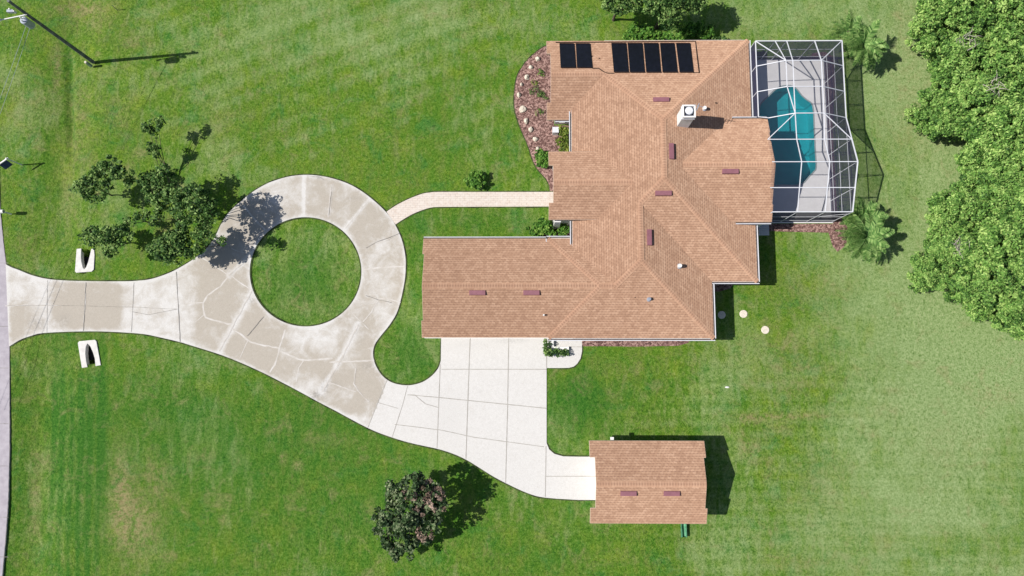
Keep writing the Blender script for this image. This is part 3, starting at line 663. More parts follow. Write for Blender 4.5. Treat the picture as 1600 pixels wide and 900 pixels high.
house = thing('house', (6, 14, 0), 'large sprawling single-storey house under a complex tan shingle roof beside the screened pool', 'house')
VW = 3.47; XE = 19.66; YN = 28.55; YS = 7.44; XC = 4.25
hm = (XE - VW) / 2; RX = VW + hm; RZ = EZ + hm * PT; AN = YN - hm; AS = YS + hm; zc = EZ + (XC - VW) * PT
def main_roof():
    bm = bmesh.new()
    rface(bm, [(XC, YN, EZ), (XC, YN - (XC - VW), zc), (RX, AN, RZ), (XE, YN, EZ)], (0, -1))
    rface(bm, [(XC, YN - (XC - VW), zc), (XC, YS + (XC - VW), zc), (RX, AS, RZ), (RX, AN, RZ)], (1, 0))
    rface(bm, [(XC, YS + (XC - VW), zc), (XC, YS, EZ), (XE, YS, EZ), (RX, AS, RZ)], (0, 1))
    rface(bm, [(XE, YS, EZ), (XE, YN, EZ), (RX, AN, RZ), (RX, AS, RZ)], (-1, 0))
    robj('roof', bm, SH, house)
    for a, b in (((RX, AN, RZ), (RX, AS, RZ)), ((RX, AN, RZ), (XE, YN, EZ)), ((RX, AS, RZ), (XE, YS, EZ)), ((RX, AN, RZ), (7.05, YN - (7.05 - VW), EZ + (7.05 - VW) * PT))): cap_line(house, a, b)
    sx = 15.88; sh = (sx - VW) / 2; sr = VW + sh; sz = EZ + sh * PT; sy = 2.72; ap = sy + sh
    # hip from the main south apex down to the south wing ridge
    t = (RZ - sz) / PT
    cap_line(house, (RX, AS, RZ), (RX - t, AS - t, sz))
    bm = bmesh.new(); yt = 13.2
    rface(bm, [(XC, sy, EZ), (sx, sy, EZ), (sr, ap, sz), (XC, sy + XC - VW, zc)], (0, 1))
    rface(bm, [(XC, sy + XC - VW, zc - .004), (sr, ap, sz - .004), (sr, yt + 2.5, sz - .004), (XC, yt + 2.5, zc - .004)], (1, 0))
    rface(bm, [(sx, sy, EZ), (sx, yt, EZ), (sr, yt, sz), (sr, ap, sz)], (-1, 0))
    robj('roof', bm, SH, house)
    cap_line(house, (sr, ap, sz), (sr, AS - t, sz)); cap_line(house, (sr, ap, sz), (sx, sy, EZ))
    gz = EZ + 4.17 * PT
    cap_line(house, (sr, ap, sz), (VW + 4.1, sy + 4.1, gz))
    # hipped link between the garage wing and the south wing
    x0 = 2.23; y0, y1 = 2.72, 11.12; ym = (y0 + y1) / 2; hh = (y1 - y0) / 2; zr = EZ + hh * PT
    bm = bmesh.new()
    rface(bm, [(x0, y0 + .01, EZ + .015), (9.5, y0 + .01, EZ + .015), (9.5, ym, zr), (x0 + hh, ym, zr)], (0, 1))
    rface(bm, [(x0, y1, EZ), (9.0, y1, EZ), (9.0, ym, zr), (x0 + hh, ym, zr)], (0, -1))
    rface(bm, [(x0, y0, EZ), (x0, y1, EZ), (x0 + hh, ym, zr)], (1, 0))
    robj('roof', bm, SH, house)
    cap_line(house, (x0, y0, EZ), (x0 + hh, ym, zr), .36); cap_line(house, (x0, y1, EZ), (x0 + hh, ym, zr), .36)
    cap_line(house, (x0 + hh, ym, zr), (VW + 4.1, ym, zr))
main_roof()
gable_roof(house, -8.28, 7.0, 2.78, 11.10, EZ - 0.10, west=-8.14)                       # garage wing
gable_roof(house, 2.18, 7.2, 21.46, YN, EZ - .008, west=2.50)                                 # north-west wing
ya, yb = P(860, 237, 3.7).y, P(860, 343, 3.7).y
gable_roof(house, P(857.5, 250, 3.9).x, 9.2, yb, ya, 3.7, west=P(865, 284, 4.6).x, ret=1.3)   # entry
LZ = 3.5
lym, lzr = gable_roof(house, 13.2, 20.74, 12.34, 21.2, LZ, east=20.66, pitch=0.37)        # lanai wing
for a, b in (((XE, YS, EZ), (XE, YN, EZ)), ((15.88, YS, EZ), (XE, YS, EZ)), ((15.88, 2.72, EZ), (15.88, YS, EZ)), ((2.23, 2.70, EZ), (15.88, 2.70, EZ)), ((XC, 10.4, zc), (XC, 12.6, zc)), ((XC, 18.2, zc), (XC, 27.7, zc)), ((2.23, 10.2, EZ), (2.23, 11.12, EZ)), ((2.23, 11.14, EZ), (XC, 11.14, EZ)), ((7.2, YN + .012, EZ), (XE, YN + .012, EZ))):
    board(house, a, b)
gutter(house, (XE, YS, EZ), (XE, YN, EZ), (1, 0, 0)); gutter(house, (15.9, YS, EZ), (XE + .15, YS, EZ), (0, -1, 0))
gutter(house, (15.88, 2.72, EZ), (15.88, YS - .15, EZ), (1, 0, 0)); gutter(house, (2.3, 2.70, EZ), (16.0, 2.70, EZ), (0, -1, 0))
gutter(house, (-8.28, 11.10, EZ - .1), (2.05, 11.10, EZ - .1), (0, 1, 0)); gutter(house, (2.1, 11.14, EZ), (XC, 11.14, EZ), (0, 1, 0))
gutter(house, (XC, 10.55, zc), (XC, 12.6, zc), (-1, 0, 0)); gutter(house, (2.23, 10.5, EZ), (2.23, 11.1, EZ), (-1, 0, 0))
gutter(house, (XC, ya - .1, zc), (XC, 22.1, zc), (-1, 0, 0)); gutter(house, (2.9, 21.46, EZ), (XC - .1, 21.46, EZ), (0, -1, 0))
gutter(house, (17.8, 21.2, LZ), (20.7, 21.2, LZ), (0, 1, 0)); gutter(house, (17.8, 12.34, LZ), (20.7, 12.34, LZ), (0, -1, 0))
# walls, one outline
WALL = [(-7.7, 3.25), (15.35, 3.25), (15.35, 7.95), (19.1, 7.95), (19.1, 28.0), (2.95, 28.0), (2.95, 22.0), (4.8, 22.0), (4.8, 17.7), (3.5, 17.7), (3.5, 13.05), (4.8, 13.05), (4.8, 10.6), (-7.7, 10.6)]
bm = bmesh.new(); prism(bm, WALL, -0.1, 2.49)
prism(bm, [(3.52, 13.07), (6.5, 13.07), (6.5, 17.68), (3.52, 17.68)], 2.4, 3.5)
def gable_fill(bm, x, y0, y1, z, ym, zr, th=0.1):
    vs = [[bm.verts.new((xx, y, zz)) for y, zz in ((y0, z), (y1, z), (ym, z + (zr - z) * .80))] for xx in (x, x + th)]
    bm.faces.new(vs[0]); bm.faces.new(vs[1][::-1])
    for i in range(3): bm.faces.new((vs[0][i], vs[1][i], vs[1][(i + 1) % 3], vs[0][(i + 1) % 3]))
gable_fill(bm, -7.7, 3.1, 10.75, 2.4, 6.94, 4.22); gable_fill(bm, 2.95, 21.9, 28.1, 2.5, 25.0, 4.1)
gable_fill(bm, 3.5, yb + .45, ya - .45, 3.45, (ya + yb) / 2, 4.7)
obj('wall', bm, STUCCO, house)
bm = bmesh.new(); gable_fill(bm, 20.45, 12.7, 20.85, 3.35, lym, lzr - .1, 0.08); box(bm, 19.2, 20.55, 12.5, 12.6, 3.2, 3.36); box(bm, 19.2, 20.55, 20.9, 21.0, 3.2, 3.36)
obj('lanai_gable', bm, WHITE, house)
for y in (12.6, 16.77, 20.9): obj('porch_column', B((20.35, 20.6, y - .12, y + .12, 0.05, 3.36 if y != 16.77 else 4.9)), WHITE, house)
# soffits
bm = bmesh.new()
for s in ((-8.1, 15.88, 2.72, 3.25), (15.36, 15.86, 3.25, 7.44), (15.36, XE, 7.44, 7.95), (19.1, XE - .02, 7.95, YN - .02), (2.5, 19.1, 28.0, YN - .02), (-8.1, XC, 10.6, 11.08), (2.5, XC, 21.5, 22.0), (XC, 4.8, 18.1, 22.0)): box(bm, *s, 2.491, 2.506)
obj('soffit', bm, WHITE, house)
# openings
def opening(parent, name, axis, c, a0, a1, z0, z1, out, m_in, frame=0.07):
    """axis 'x' = wall facing +/-x at x=c, spanning y a0..a1"""
    f0 = bmesh.new(); e = 0.05 * out
    def bx(bm, u0, u1, v0, v1, d0, d1):
        d0, d1 = sorted((c + d0 * out, c + d1 * out))
        if axis == 'x': box(bm, d0, d1, u0, u1, v0, v1)
        else: box(bm, u0, u1, d0, d1, v0, v1)
    bx(f0, a0 - frame, a0, z0, z1 + frame, -.01, .06); bx(f0, a1, a1 + frame, z0, z1 + frame, -.01, .06); bx(f0, a0, a1, z1, z1 + frame, -.01, .06)
    if name == 'window': bx(f0, a0 - frame, a1 + frame, z0 - frame, z0, -.01, .09)
    o = obj(name, f0, WHITE, parent); g = bmesh.new(); bx(g, a0, a1, z0, z1, -.01, .02)
    q = obj('pane' if name != 'garage_door' else 'door_panel', g, m_in, o)
    if name == 'window':
        k = bmesh.new(); am = (a0 + a1) / 2; bx(k, am - .02, am + .02, z0, z1, .02, .04); zm = (z0 + z1) / 2; bx(k, a0, am - .02, zm - .02, zm + .02, .02, .038); bx(k, am + .02, a1, zm - .02, zm + .02, .02, .038)
        q = obj('muntin', k, WHITE, o)
    if name == 'garage_door':
        k = bmesh.new()
        for i in range(1, 4): zz = z0 + (z1 - z0) * i / 4; bx(k, a0, a1, zz - .012, zz + .012, .02, .03)
        q = obj('panel_seam', k, GREYM, o)
    return o
opening(house, 'garage_door', 'y', 3.25, -6.6, -1.7, 0.06, 2.2, -1, WHITE); opening(house, 'garage_door', 'y', 3.25, -0.9, 1.8, 0.06, 2.2, -1, WHITE)
for c, a0, a1 in ((3.25, 4.9, 6.4), (3.25, 8.2, 9.8), (3.25, 12.0, 13.4)): opening(house, 'window', 'y', c, a0, a1, 0.9, 2.1, -1, GLASS)
for c, a0, a1 in ((28.0, 4.5, 6.0), (28.0, 8.5, 10.5), (28.0, 14.0, 15.6)): opening(house, 'window', 'y', c, a0, a1, 0.9, 2.1, 1, GLASS)
opening(house, 'window', 'x', 15.35, 4.5, 6.0, 0.9, 2.1, 1, GLASS); opening(house, 'window', 'x', 19.1, 8.6, 10.2, 0.9, 2.1, 1, GLASS)
opening(house, 'window', 'x', 2.95, 23.6, 26.2, 0.9, 2.1, -1, GLASS); opening(house, 'window', 'x', 4.8, 18.6, 20.6, 0.9, 2.1, -1, GLASS)
opening(house, 'window', 'y', 10.6, -5.5, -4.0, 0.9, 2.1, 1, GLASS); opening(house, 'window', 'y', 22.0, 3.4, 4.4, 0.7, 2.1, -1, GLASS)
opening(house, 'sliding_door', 'x', 19.1, 14.2, 18.6, 0.12, 2.2, 1, GLASS); opening(house, 'sliding_door', 'x', 19.1, 22.5, 25.4, 0.12, 2.2, 1, GLASS)
fd = opening(house, 'front_door', 'x', 3.5, 14.7, 16.0, 0.06, 2.2, -1, BLACKP)
k = obj('handle', B((3.42, 3.45, 14.82, 14.86, 0.95, 1.15)), GREYM, fd)
for yy in (yb + .5, ya - .5): obj('porch_column', B((2.75, 3.05, yy - .15, yy + .15, 0.0, 3.49)), WHITE, house)
obj('porch_wall', B((2.8, 4.2, yb + .25, yb + .40, 0.0, 3.48), (2.78, 3.3, yb - .05, yb + .25, 0, 2.9)), WHITE, house)

# things on the roof -------------------------------------------------
def zN(x, y): return EZ + PT * (YN - y)
def zW(x, y): return EZ + PT * (x - VW)
def zE(x, y): return EZ + PT * (XE - x)
def zS2(x, y): return EZ + PT * (y - 2.72)
def zSE(x, y): return EZ + PT * (15.88 - x)
def zS1(x, y): return EZ + PT * (y - YS)
def zL(x, y): return LZ + .37 * (y - 12.34)
def zG(x, y): return EZ - .1 + PT * (y - 2.78)
def zSh(x, y): return EZ + PT * (y + 12.13)
def on(px, py, zf):
    z = 4.0
    for _ in range(25): p = P(px, py, z); z = zf(p.x, p.y)
    return P(px, py, z)
def slab_on(bm, quad, zf, lift, th):
    top = [Vector((p.x, p.y, zf(p.x, p.y) + lift + th)) for p in quad]; lo = [Vector((p.x, p.y, zf(p.x, p.y) + lift)) for p in quad]
    a = [bm.verts.new(v) for v in top]; b = [bm.verts.new(v) for v in lo]
    bm.faces.new(a); bm.faces.new(b[::-1])
    for i in range(4): bm.faces.new((a[i], b[i], b[(i + 1) % 4], a[(i + 1) % 4]))
def solar(parent, q):
    bm = bmesh.new(); slab_on(bm, q, zN, 0.06, 0.05)
    o = obj('solar_panel', bm, SOLAR, parent)
    bm = bmesh.new()
    for a, b in ((q[0], q[1]), (q[3], q[2])):
        a, b = a.copy(), b.copy(); a.z = zN(a.x, a.y) + .13; b.z = zN(b.x, b.y) + .13; tube(bm, [a, b], .035, 6)
    h_ = obj('header_pipe', bm, BLACKP, o)
def sq(x0, x1, x2, x3, y0, y1): return [on(x0, y0, zN), on(x1, y0, zN), on(x3, y1, zN), on(x2, y1, zN)]
for a in ((874, 896.5, 876, 899), (899.5, 921.5, 901.5, 925)): solar(house, sq(*a, 69, 106.5))
for a in ((955, 977.8, 959, 981.6), (980.5, 1003, 984, 1006.6), (1005.6, 1028, 1009.6, 1032), (1031, 1053, 1035, 1058), (1056, 1077.8, 1061.6, 1083)): solar(house, sq(*a, 68.5, 113.5))
def pipe(pts, r=0.035):
    q = []
    for x, y in pts: p = on(x, y, zN); p.z += .07; q.append(p)
    obj('solar_pipe', T(q, r, 6), BLACKP, house)
pipe([(868, 66.8), (930, 66.3), (1000, 65.6), (1086, 64.8), (1089, 90), (1092, 114), (1083, 114)]); pipe([(925, 107), (935, 107), (942, 112), (948, 114.5), (959, 114.8)])
def roof_vent(parent, px, py, zf, ns=False, ln=1.35, wd=0.42):
    c = on(px, py, zf); gx = (zf(c.x + .1, c.y) - zf(c.x - .1, c.y)) / .2; gy = (zf(c.x, c.y + .1) - zf(c.x, c.y - .1)) / .2
    hx, hy = (wd / 2, ln / 2) if ns else (ln / 2, wd / 2); bm = bmesh.new()
    f = lambda x, y, l: Vector((c.x + x, c.y + y, c.z + gx * x + gy * y + l))
    lo = [f(x, y, -.02) for x, y in ((-hx, -hy), (hx, -hy), (hx, hy), (-hx, hy))]
    # low wedge: the downhill side is open and tall, the uphill side dies into the shingles
    hgt = lambda x, y: 0.10 + (0.10 if (gx * x + gy * y) < 0 else 0.0)
    kx, ky = (hx - .03, hy - .03)
    hi = [f(x, y, hgt(x, y)) for x, y in ((-kx, -ky), (kx, -ky), (kx, ky), (-kx, ky))]
    a = [bm.verts.new(v) for v in lo]; b = [bm.verts.new(v) for v in hi]
    bm.faces.new(b); bm.faces.new(a[::-1])
    for i in range(4): bm.faces.new((a[i], a[(i + 1) % 4], b[(i + 1) % 4], b[i]))
    return obj('roof_vent', bm, VENT, parent)
for px, py, zf, ns in ((1033, 156, zN, 0), (1049, 236.5, zE, 1), (1036.5, 302, zS1, 0), (1141, 268, zL, 0), (1014.5, 371, zSE, 1), (746, 457.5, zG, 0), (830.5, 457.5, zG, 0)): roof_vent(house, px, py, zf, ns)
def vent_pipe(parent, px, py, zf, r=.12, h=.35, m=WHITE):
    c = on(px, py, zf); o = obj('vent_pipe', T([c - Vector((0, 0, .1)), c + Vector((0, 0, h))], r, 12), m, parent)
    if r > .1:
        k = obj('pipe_flashing', T([c - Vector((0, 0, .1)), c + Vector((0, 0, .05))], [r * 1.7, r * 1.3], 12), GREYM, o)
vent_pipe(house, 1061, 416, zSE, .16, .4); vent_pipe(house, 1014, 467.5, zS2, .13, .3, GREYM); vent_pipe(house, 849.5, 492.5, zG, .07, .3); vent_pipe(house, 1100, 170, zE, .15, .3); vent_pipe(house, 925, 88, zN, .035, .1, BLACKP); vent_pipe(house, 936, 91.5, zN, .035, .1, BLACKP); vent_pipe(house, 1118, 161, zE, .05, .12, BLACKP); vent_pipe(house, 992, 465, zS2, .03, .06, BLACKP)
cc = P(1069, 192, 5.6)                                               # chimney
cb = on(1058, 197.5, zE); cx0, cy0 = cb.x, cb.y; s = 0.96
bm = B((cx0, cx0 + s, cy0, cy0 + s, 4.6, 7.200)); ch = obj('chimney', bm, WHITE, house)
def sub(name, bm, m, par, top=house):
    return obj(name, bm, m, par)
sub('chimney_band', B((cx0 - .05, cx0 + s + .05, cy0 - .05, cy0 + s + .05, 6.900, 7.010)), FRAMEW, ch)
bm = bmesh.new(); e = 0.08
for a in ((cx0 - .04, cx0 + s + .04, cy0 - .04, cy0 + e, 7.202, 7.400), (cx0 - .04, cx0 + s + .04, cy0 + s - e, cy0 + s + .04, 7.202, 7.400), (cx0 - .04, cx0 + e, cy0 + e, cy0 + s - e, 7.202, 7.400), (cx0 + s - e, cx0 + s + .04, cy0 + e, cy0 + s - e, 7.202, 7.400)): box(bm, *a)
sub('chimney_rim', bm, WHITE, ch)
sub('chimney_pan', B((cx0 + e, cx0 + s - e, cy0 + e, cy0 + s - e, 7.202, 7.220)), CAPD, ch)
c3 = Vector((cx0 + s / 2, cy0 + s / 2, 0))
sub('flue_cap', T([c3 + Vector((0, 0, 7.220)), c3 + Vector((0, 0, 7.470)), c3 + Vector((0, 0, 7.480)), c3 + Vector((0, 0, 7.550))], [.18, .18, .33, .27], 16), FRAMEW, ch)
am = Vector((cx0 + s + .12, cy0 + s - .25, 0))                       # small aerial strapped to the chimney
bm = bmesh.new(); tube(bm, [am + Vector((0, 0, 6.6)), am + Vector((0, 0, 8.050))], .025, 6)
for zz, l in ((7.950, .45), (7.650, .6), (7.350, .4)): tube(bm, [am + Vector((-.05, -l / 2, zz)), am + Vector((.1, l / 2, zz))], .018, 5)
tube(bm, [am + Vector((-.3, .1, 7.850)), am + Vector((.45, -.1, 7.850))], .018, 5)
sub('aerial', bm, GREYM, ch)

# ------------------------------------------------------------------ detached garage
shed = thing('detached_garage', (10.3, -8.9, 0), 'small detached garage with a plain tan gable roof at the end of the driveway', 'garage')
gable_roof(shed, 5.52, 14.82, -12.13, -5.62, EZ, west=5.93, east=14.64, ret=1.25)
bm = B((6.35, 14.2, -11.65, -6.1, -0.05, 2.49)); gable_fill(bm, 6.35, -11.8, -5.95, 2.42, -8.875, 3.95); gable_fill(bm, 14.1, -11.8, -5.95, 2.42, -8.875, 3.95)
obj('wall', bm, STUCCO, shed)
obj('soffit', B((5.95, 14.6, -12.1, -11.65, 2.491, 2.505), (5.95, 14.6, -6.1, -5.64, 2.491, 2.505)), WHITE, shed)
opening(shed, 'garage_door', 'x', 6.35, -10.9, -7.2, 0.06, 2.2, -1, WHITE); opening(shed, 'window', 'x', 14.2, -9.6, -8.4, .9, 2.0, 1, GLASS); opening(shed, 'window', 'y', -11.65, 8.0, 9.4, .9, 2.0, -1, GLASS)
for px in (982, 1049.5): roof_vent(shed, px, 771, zSh, 0, 1.3, .42)
c = P(957, 685.5, 2.4)
obj('corner_box', B((c.x - .15, c.x + .12, -6.1, c.y + .12, 2.1, 2.3)), WHITE, shed)  # small white box for the downspout at this corner, not a lamp

# ------------------------------------------------------------------ pool deck, pool, screen enclosure
DK = [(19.1, 12.95), (27.3, 12.95), (27.3, 27.95), (19.1, 27.95)]
def deck():
    a = [Vector(p) for p in DK]; b = [Vector(p) for p in pool_w]
    n1, n2 = len(a), len(b)
    vo, eo, fo, *_ = delaunay_2d_cdt(a + b, [(i, (i + 1) % n1) for i in range(n1)] + [(n1 + i, n1 + (i + 1) % n2) for i in range(n2)], [], 0, 1e-5)
    bm = bmesh.new(); vs = [bm.verts.new((v.x, v.y, 0.12)) for v in vo]
    for f in fo:
        c = np.array([[sum(vo[i].x for i in f) / len(f), sum(vo[i].y for i in f) / len(f)]])
        if not inside(c, [tuple(p) for p in b])[0]: bm.faces.new([vs[i] for i in f])
    for i in range(n1): 
        p, q = a[i], a[(i + 1) % n1]; bm.faces.new([bm.verts.new(v) for v in ((p.x, p.y, .12), (q.x, q.y, .12), (q.x, q.y, -.1), (p.x, p.y, -.1))])
    struct(obj('pool_deck', bm, DECKC))
deck()
pool = thing('swimming_pool', (P(1235, 215).x, P(1235, 215).y, 0), 'blue freeform swimming pool inside the white framed screen enclosure', 'pool')
bm = bmesh.new(); n = len(pool_w); pz = [0.115, -1.5]
a = [bm.verts.new((p.x, p.y, .115)) for p in pool_w]; b = [bm.verts.new((p.x, p.y, -1.35)) for p in pool_w]
for i in range(n): bm.faces.new((a[i], a[(i + 1) % n], b[(i + 1) % n], b[i]))
bm.faces.new(b)
obj('basin', bm, POOLT, pool)
bm = bmesh.new()
for i in range(n):
    p0, p1 = pool_w[i], pool_w[(i + 1) % n]; d0 = (pool_w[(i + 1) % n] - pool_w[i - 1]).normalized(); d1 = (pool_w[(i + 2) % n] - pool_w[i]).normalized()
    s0, s1 = Vector((d0.y, -d0.x)) * .06, Vector((d1.y, -d1.x)) * .06
    bm.faces.new([bm.verts.new((*v, .128)) for v in (p0 - s0, p1 - s1, p1 + s1, p0 + s0)])
obj('coping', bm, COPE, pool)
bm = bmesh.new(); bm.faces.new([bm.verts.new((p.x, p.y, .03)) for p in pool_w]); obj('water_surface', bm, WATER, pool)

enc = thing('pool_enclosure', (23.4, 20.4, 0), 'white framed screen enclosure over the pool on the right of the house', 'screen enclosure')
Z1, Z2, ZR, ZSS = 3.9, 5.0, 5.5, 4.15
wx, ex = 19.86, 27.15; yn = 27.88; y1, y2, y3, y4, y5, y6, y7 = 25.65, 23.4, 21.12, 19.0, 16.86, 14.9, 13.03
lx = 20.72
p0, p1, p2 = P(1228, 95.2, Z2).x, P(1240.5, 136, Z2).x, P(1284.5, 120, Z2).x
p1b, p2b = p1 + .15, p2 + .05
zy = lambda y: (Z1 + (ZR - Z1) * (y3 - y) / (y3 - y5)) if y > y5 else (ZSS + (ZR - ZSS) * (y - y7) / (y5 - y7))
V3 = lambda x, y, z: Vector((x, y, z))
Wn = [V3(wx, yn, Z1), V3(wx, y1, Z1), V3(wx, y2, Z1), V3(wx, y3 + .1, Z1)]
Wl = [V3(lx, y3, Z1)] + [V3(lx - .45, y, zy(y)) for y in (y4, y5, y6)] + [V3(lx - .1, y7, ZSS)]
En = [V3(ex, yn, Z1), V3(ex, y1, Z1), V3(ex, y2, Z1), V3(ex, y3, Z1)] + [V3(ex, y, zy(y)) for y in (y4, y5, y6, y7)]
Pa = [V3(p0, y1, Z2), V3(p0, y2, Z2)]; Pb = [V3(p1, yn, Z1), V3(p1, y1, Z2), V3(p1, y2, Z2), V3(p1, y3, Z2)] + [V3(p1b, y, zy(y)) for y in (y4, y5, y6, y7)]
Pc = [V3(p2, yn, Z1), V3(p2, y1, Z2), V3(p2, y2, Z2), V3(p2, y3, Z2)] + [V3(p2b, y, zy(y)) for y in (y4, y5, y6, y7)]
def bar(name, a, b, wd=.085): bm = bmesh.new(); beam(bm, a, b, wd * .72, wd * .76); obj(name, bm, FRAMEW, enc)
def chain(name, pts, wd=.085):
    for a, b in zip(pts, pts[1:]): bar(name, a, b, wd)
chain('beam', Wn, .10); chain('beam', [Wn[0], V3(p0 - .42, yn, Z1), Pb[0], Pc[0], En[0]], .11); chain('beam', En, .115)
chain('purlin', Pb, .09); chain('purlin', Pc, .10); bar('purlin', Pa[0], Pa[1]); bar('purlin', V3(p0 - .42, yn, Z1), Pa[0]); bar('brace', Pa[1], Pb[3])
bar('hip_beam', Wn[0], Pa[0]); bar('hip_beam', En[0], Pc[1])
chain('rafter', [Wn[1], Pa[0], Pb[1], Pc[1], En[1]]); chain('rafter', [Wn[2], Pa[1], Pb[2], Pc[2], En[2]]); chain('rafter', [Wl[0], Pb[3], Pc[3], En[3]])
for i in range(1, 5): chain('rafter', [Wl[i], Pb[3 + i], Pc[3 + i], En[3 + i]], .10 if i == 4 else .085)
bar('brace', Pb[3], Wl[1]); bar('brace', Pc[3], En[4]); bar('beam', Wn[3], Wl[0])
zb = .16
for p in [V3(p0 - .42, yn, Z1), Pb[0], Pc[0]] + En + [Pb[7], Pc[7], Wn[0], Wl[4]]: bar('post', V3(p.x, p.y, .12), p, .075)
for z in (zb, .85, 2.3): bar('rail', V3(wx, yn, z), V3(ex, yn, z), .06); bar('rail', V3(ex, yn, z), V3(ex, y7, z), .065); bar('rail', V3(lx - .1, y7, z), V3(ex, y7, z), .06)
bar('rail', En[3], V3(ex, y7, Z1), .065)
bar('brace', V3(p2b, y7, 2.3), V3(ex, y7, 3.4), .05)
for p in Wn[:3]: bar('riser', V3(wx, p.y, 2.72), p, .08)
bm = bmesh.new()
def scr(*pts): bm_ = bmesh.new(); bm_.faces.new([bm_.verts.new(p) for p in pts]); obj('screen_panel', bm_, SCREEN, enc)
Pn = V3(p0 - .42, yn, Z1)
scr(Wn[0], Pn, Pa[0]); scr(Pn, Pb[0], Pb[1], Pa[0]); scr(Pb[0], Pc[0], Pc[1], Pb[1]); scr(Pc[0], En[0], Pc[1])
scr(Wn[0], Pa[0], Wn[1]); scr(Wn[1], Pa[0], Pa[1], Wn[2]); scr(Wn[2], Pa[1], Pb[3]); scr(Wn[2], Pb[3], Wl[0], Wn[3])
scr(Pa[0], Pb[1], Pb[2], Pa[1]); scr(Pa[1], Pb[2], Pb[3]); scr(Pb[1], Pc[1], Pc[2], Pb[2]); scr(Pb[2], Pc[2], Pc[3], Pb[3])
scr(En[0], En[1], Pc[1]); scr(En[1], En[2], Pc[2], Pc[1]); scr(En[2], En[3], Pc[3], Pc[2])
scr(Wl[0], Pb[3], Wl[1]); scr(Pb[3], Pb[4], Wl[1]); scr(Pb[3], Pc[3], Pc[4], Pb[4]); scr(Pc[3], En[4], Pc[4]); scr(Pc[3], En[3], En[4])
for i in range(1, 4): scr(Wl[i], Pb[3 + i], Pb[4 + i], Wl[i + 1]); scr(Pb[3 + i], Pc[3 + i], Pc[4 + i], Pb[4 + i]); scr(Pc[3 + i], En[3 + i], En[4 + i], Pc[4 + i])
for a, b in zip([Wn[0], Pn, Pb[0], Pc[0]], [Pn, Pb[0], Pc[0], En[0]]): scr(a, b, V3(b.x, b.y, .12), V3(a.x, a.y, .12))
for a, b in zip(En, En[1:]): scr(a, b, V3(b.x, b.y, .12), V3(a.x, a.y, .12))
for a, b in zip([Wl[4], Pb[7], Pc[7]], [Pb[7], Pc[7], En[7]]): scr(a, b, V3(b.x, b.y, .12), V3(a.x, a.y, .12))
for a, b in zip(Wn[:3], Wn[1:]): scr(a, b, V3(b.x, b.y, 2.72), V3(a.x, a.y, 2.72))
a, b = P(1184.5, 350.5), P(1201.5, 368)
bm = bmesh.new()
for i in range(5): yy = b.y + (a.y - b.y) * i / 5; box(bm, a.x, b.x, yy + .012, yy + (a.y - b.y) / 5, 0.0, .10)
tag(obj('door_landing', bm, DECKC), 'grey grooved concrete landing in the shade between the pool enclosure and the house wall', 'landing')

# ------------------------------------------------------------------ small things on the ground
def disc_thing(px, py, label, z=.04):
    c = P(px, py); bm = T([(c.x, c.y, -.05), (c.x, c.y, z), (c.x, c.y, z + .015)], [.34, .34, .30], 20)
    root = thing('tank_lid', (c.x, c.y, 0), label, 'lid', 'septic tank lids on the lawn')
    obj('lid_disc', bm, STONE if False else LIDM, root)
    obj('lifting_ring', T([(c.x - .06, c.y, z + .02), (c.x, c.y, z + .045), (c.x + .06, c.y, z + .02)], .012, 5), GREYM, root)
LIDM = simple('lid_concrete', (0.78, 0.70, 0.58), (0.50, 0.45, 0.38), 12, 0.9)
disc_thing(1127.5, 492, 'round concrete tank lid lying in the shade beside the house wall')
disc_thing(1161.5, 490.5, 'round pale tank lid in the sun, middle one of three beside the house')
disc_thing(1195.5, 515.5, 'round pale tank lid on dry grass, farthest of three from the house')
c = P(1136, 605); bm = bmesh.new(); bmesh.ops.create_icosphere(bm, subdivisions=2, radius=.16, matrix=Matrix.Translation((c.x, c.y, .05)) @ Matrix.Diagonal((1.2, .5, .5, 1)))
tag(obj('stone', bm, WHITE), 'tiny white object lying alone on the grass south-east of the house', 'stone')
rs = random.Random(11)
LAB = ['northernmost pale boulder of the mulch bed edge', 'second pale boulder from the north in the curved mulch bed', 'third pale boulder from the north, beside the spiky plants', 'smallest pale stone, in the upper half of the curved mulch bed', 'narrow pale boulder at the widest point of the mulch bed', 'largest pale boulder, at the westernmost bulge of the mulch bed', 'tall oval pale boulder just south of the largest one', 'triangular pale boulder between the oval one and the wedge shaped one', 'wedge shaped pale boulder, second from the south in the mulch bed', 'southernmost pale boulder, touching the round green shrub']
for (px, py, sx, sy), lb in zip(((840, 93, .26, .26), (829.5, 106, .24, .22), (823, 121.5, .24, .30), (815, 133, .15, .16), (811, 149, .19, .25), (816.5, 171.5, .34, .36), (822, 190, .2, .34), (829.5, 203, .24, .3), (836.7, 218.3, .27, .22), (840, 233.5, .2, .24)), LAB):
    c = P(px, py); bm = bmesh.new(); bmesh.ops.create_icosphere(bm, subdivisions=3, radius=1)
    sd_ = Vector((rs.random() * 9, rs.random() * 9, 0))
    for v in bm.verts:
        k = 1 + .35 * noise.noise(v.co * 1.3 + sd_) + .15 * noise.noise(v.co * 3.1 + sd_)
        v.co = Vector((v.co.x * sx * k * .88 + c.x, v.co.y * sy * k * .88 + c.y, v.co.z * .2 * k + .13))
    tag(obj('boulder', bm, STONE), lb, 'boulder', 'pale boulders edging the mulch bed')
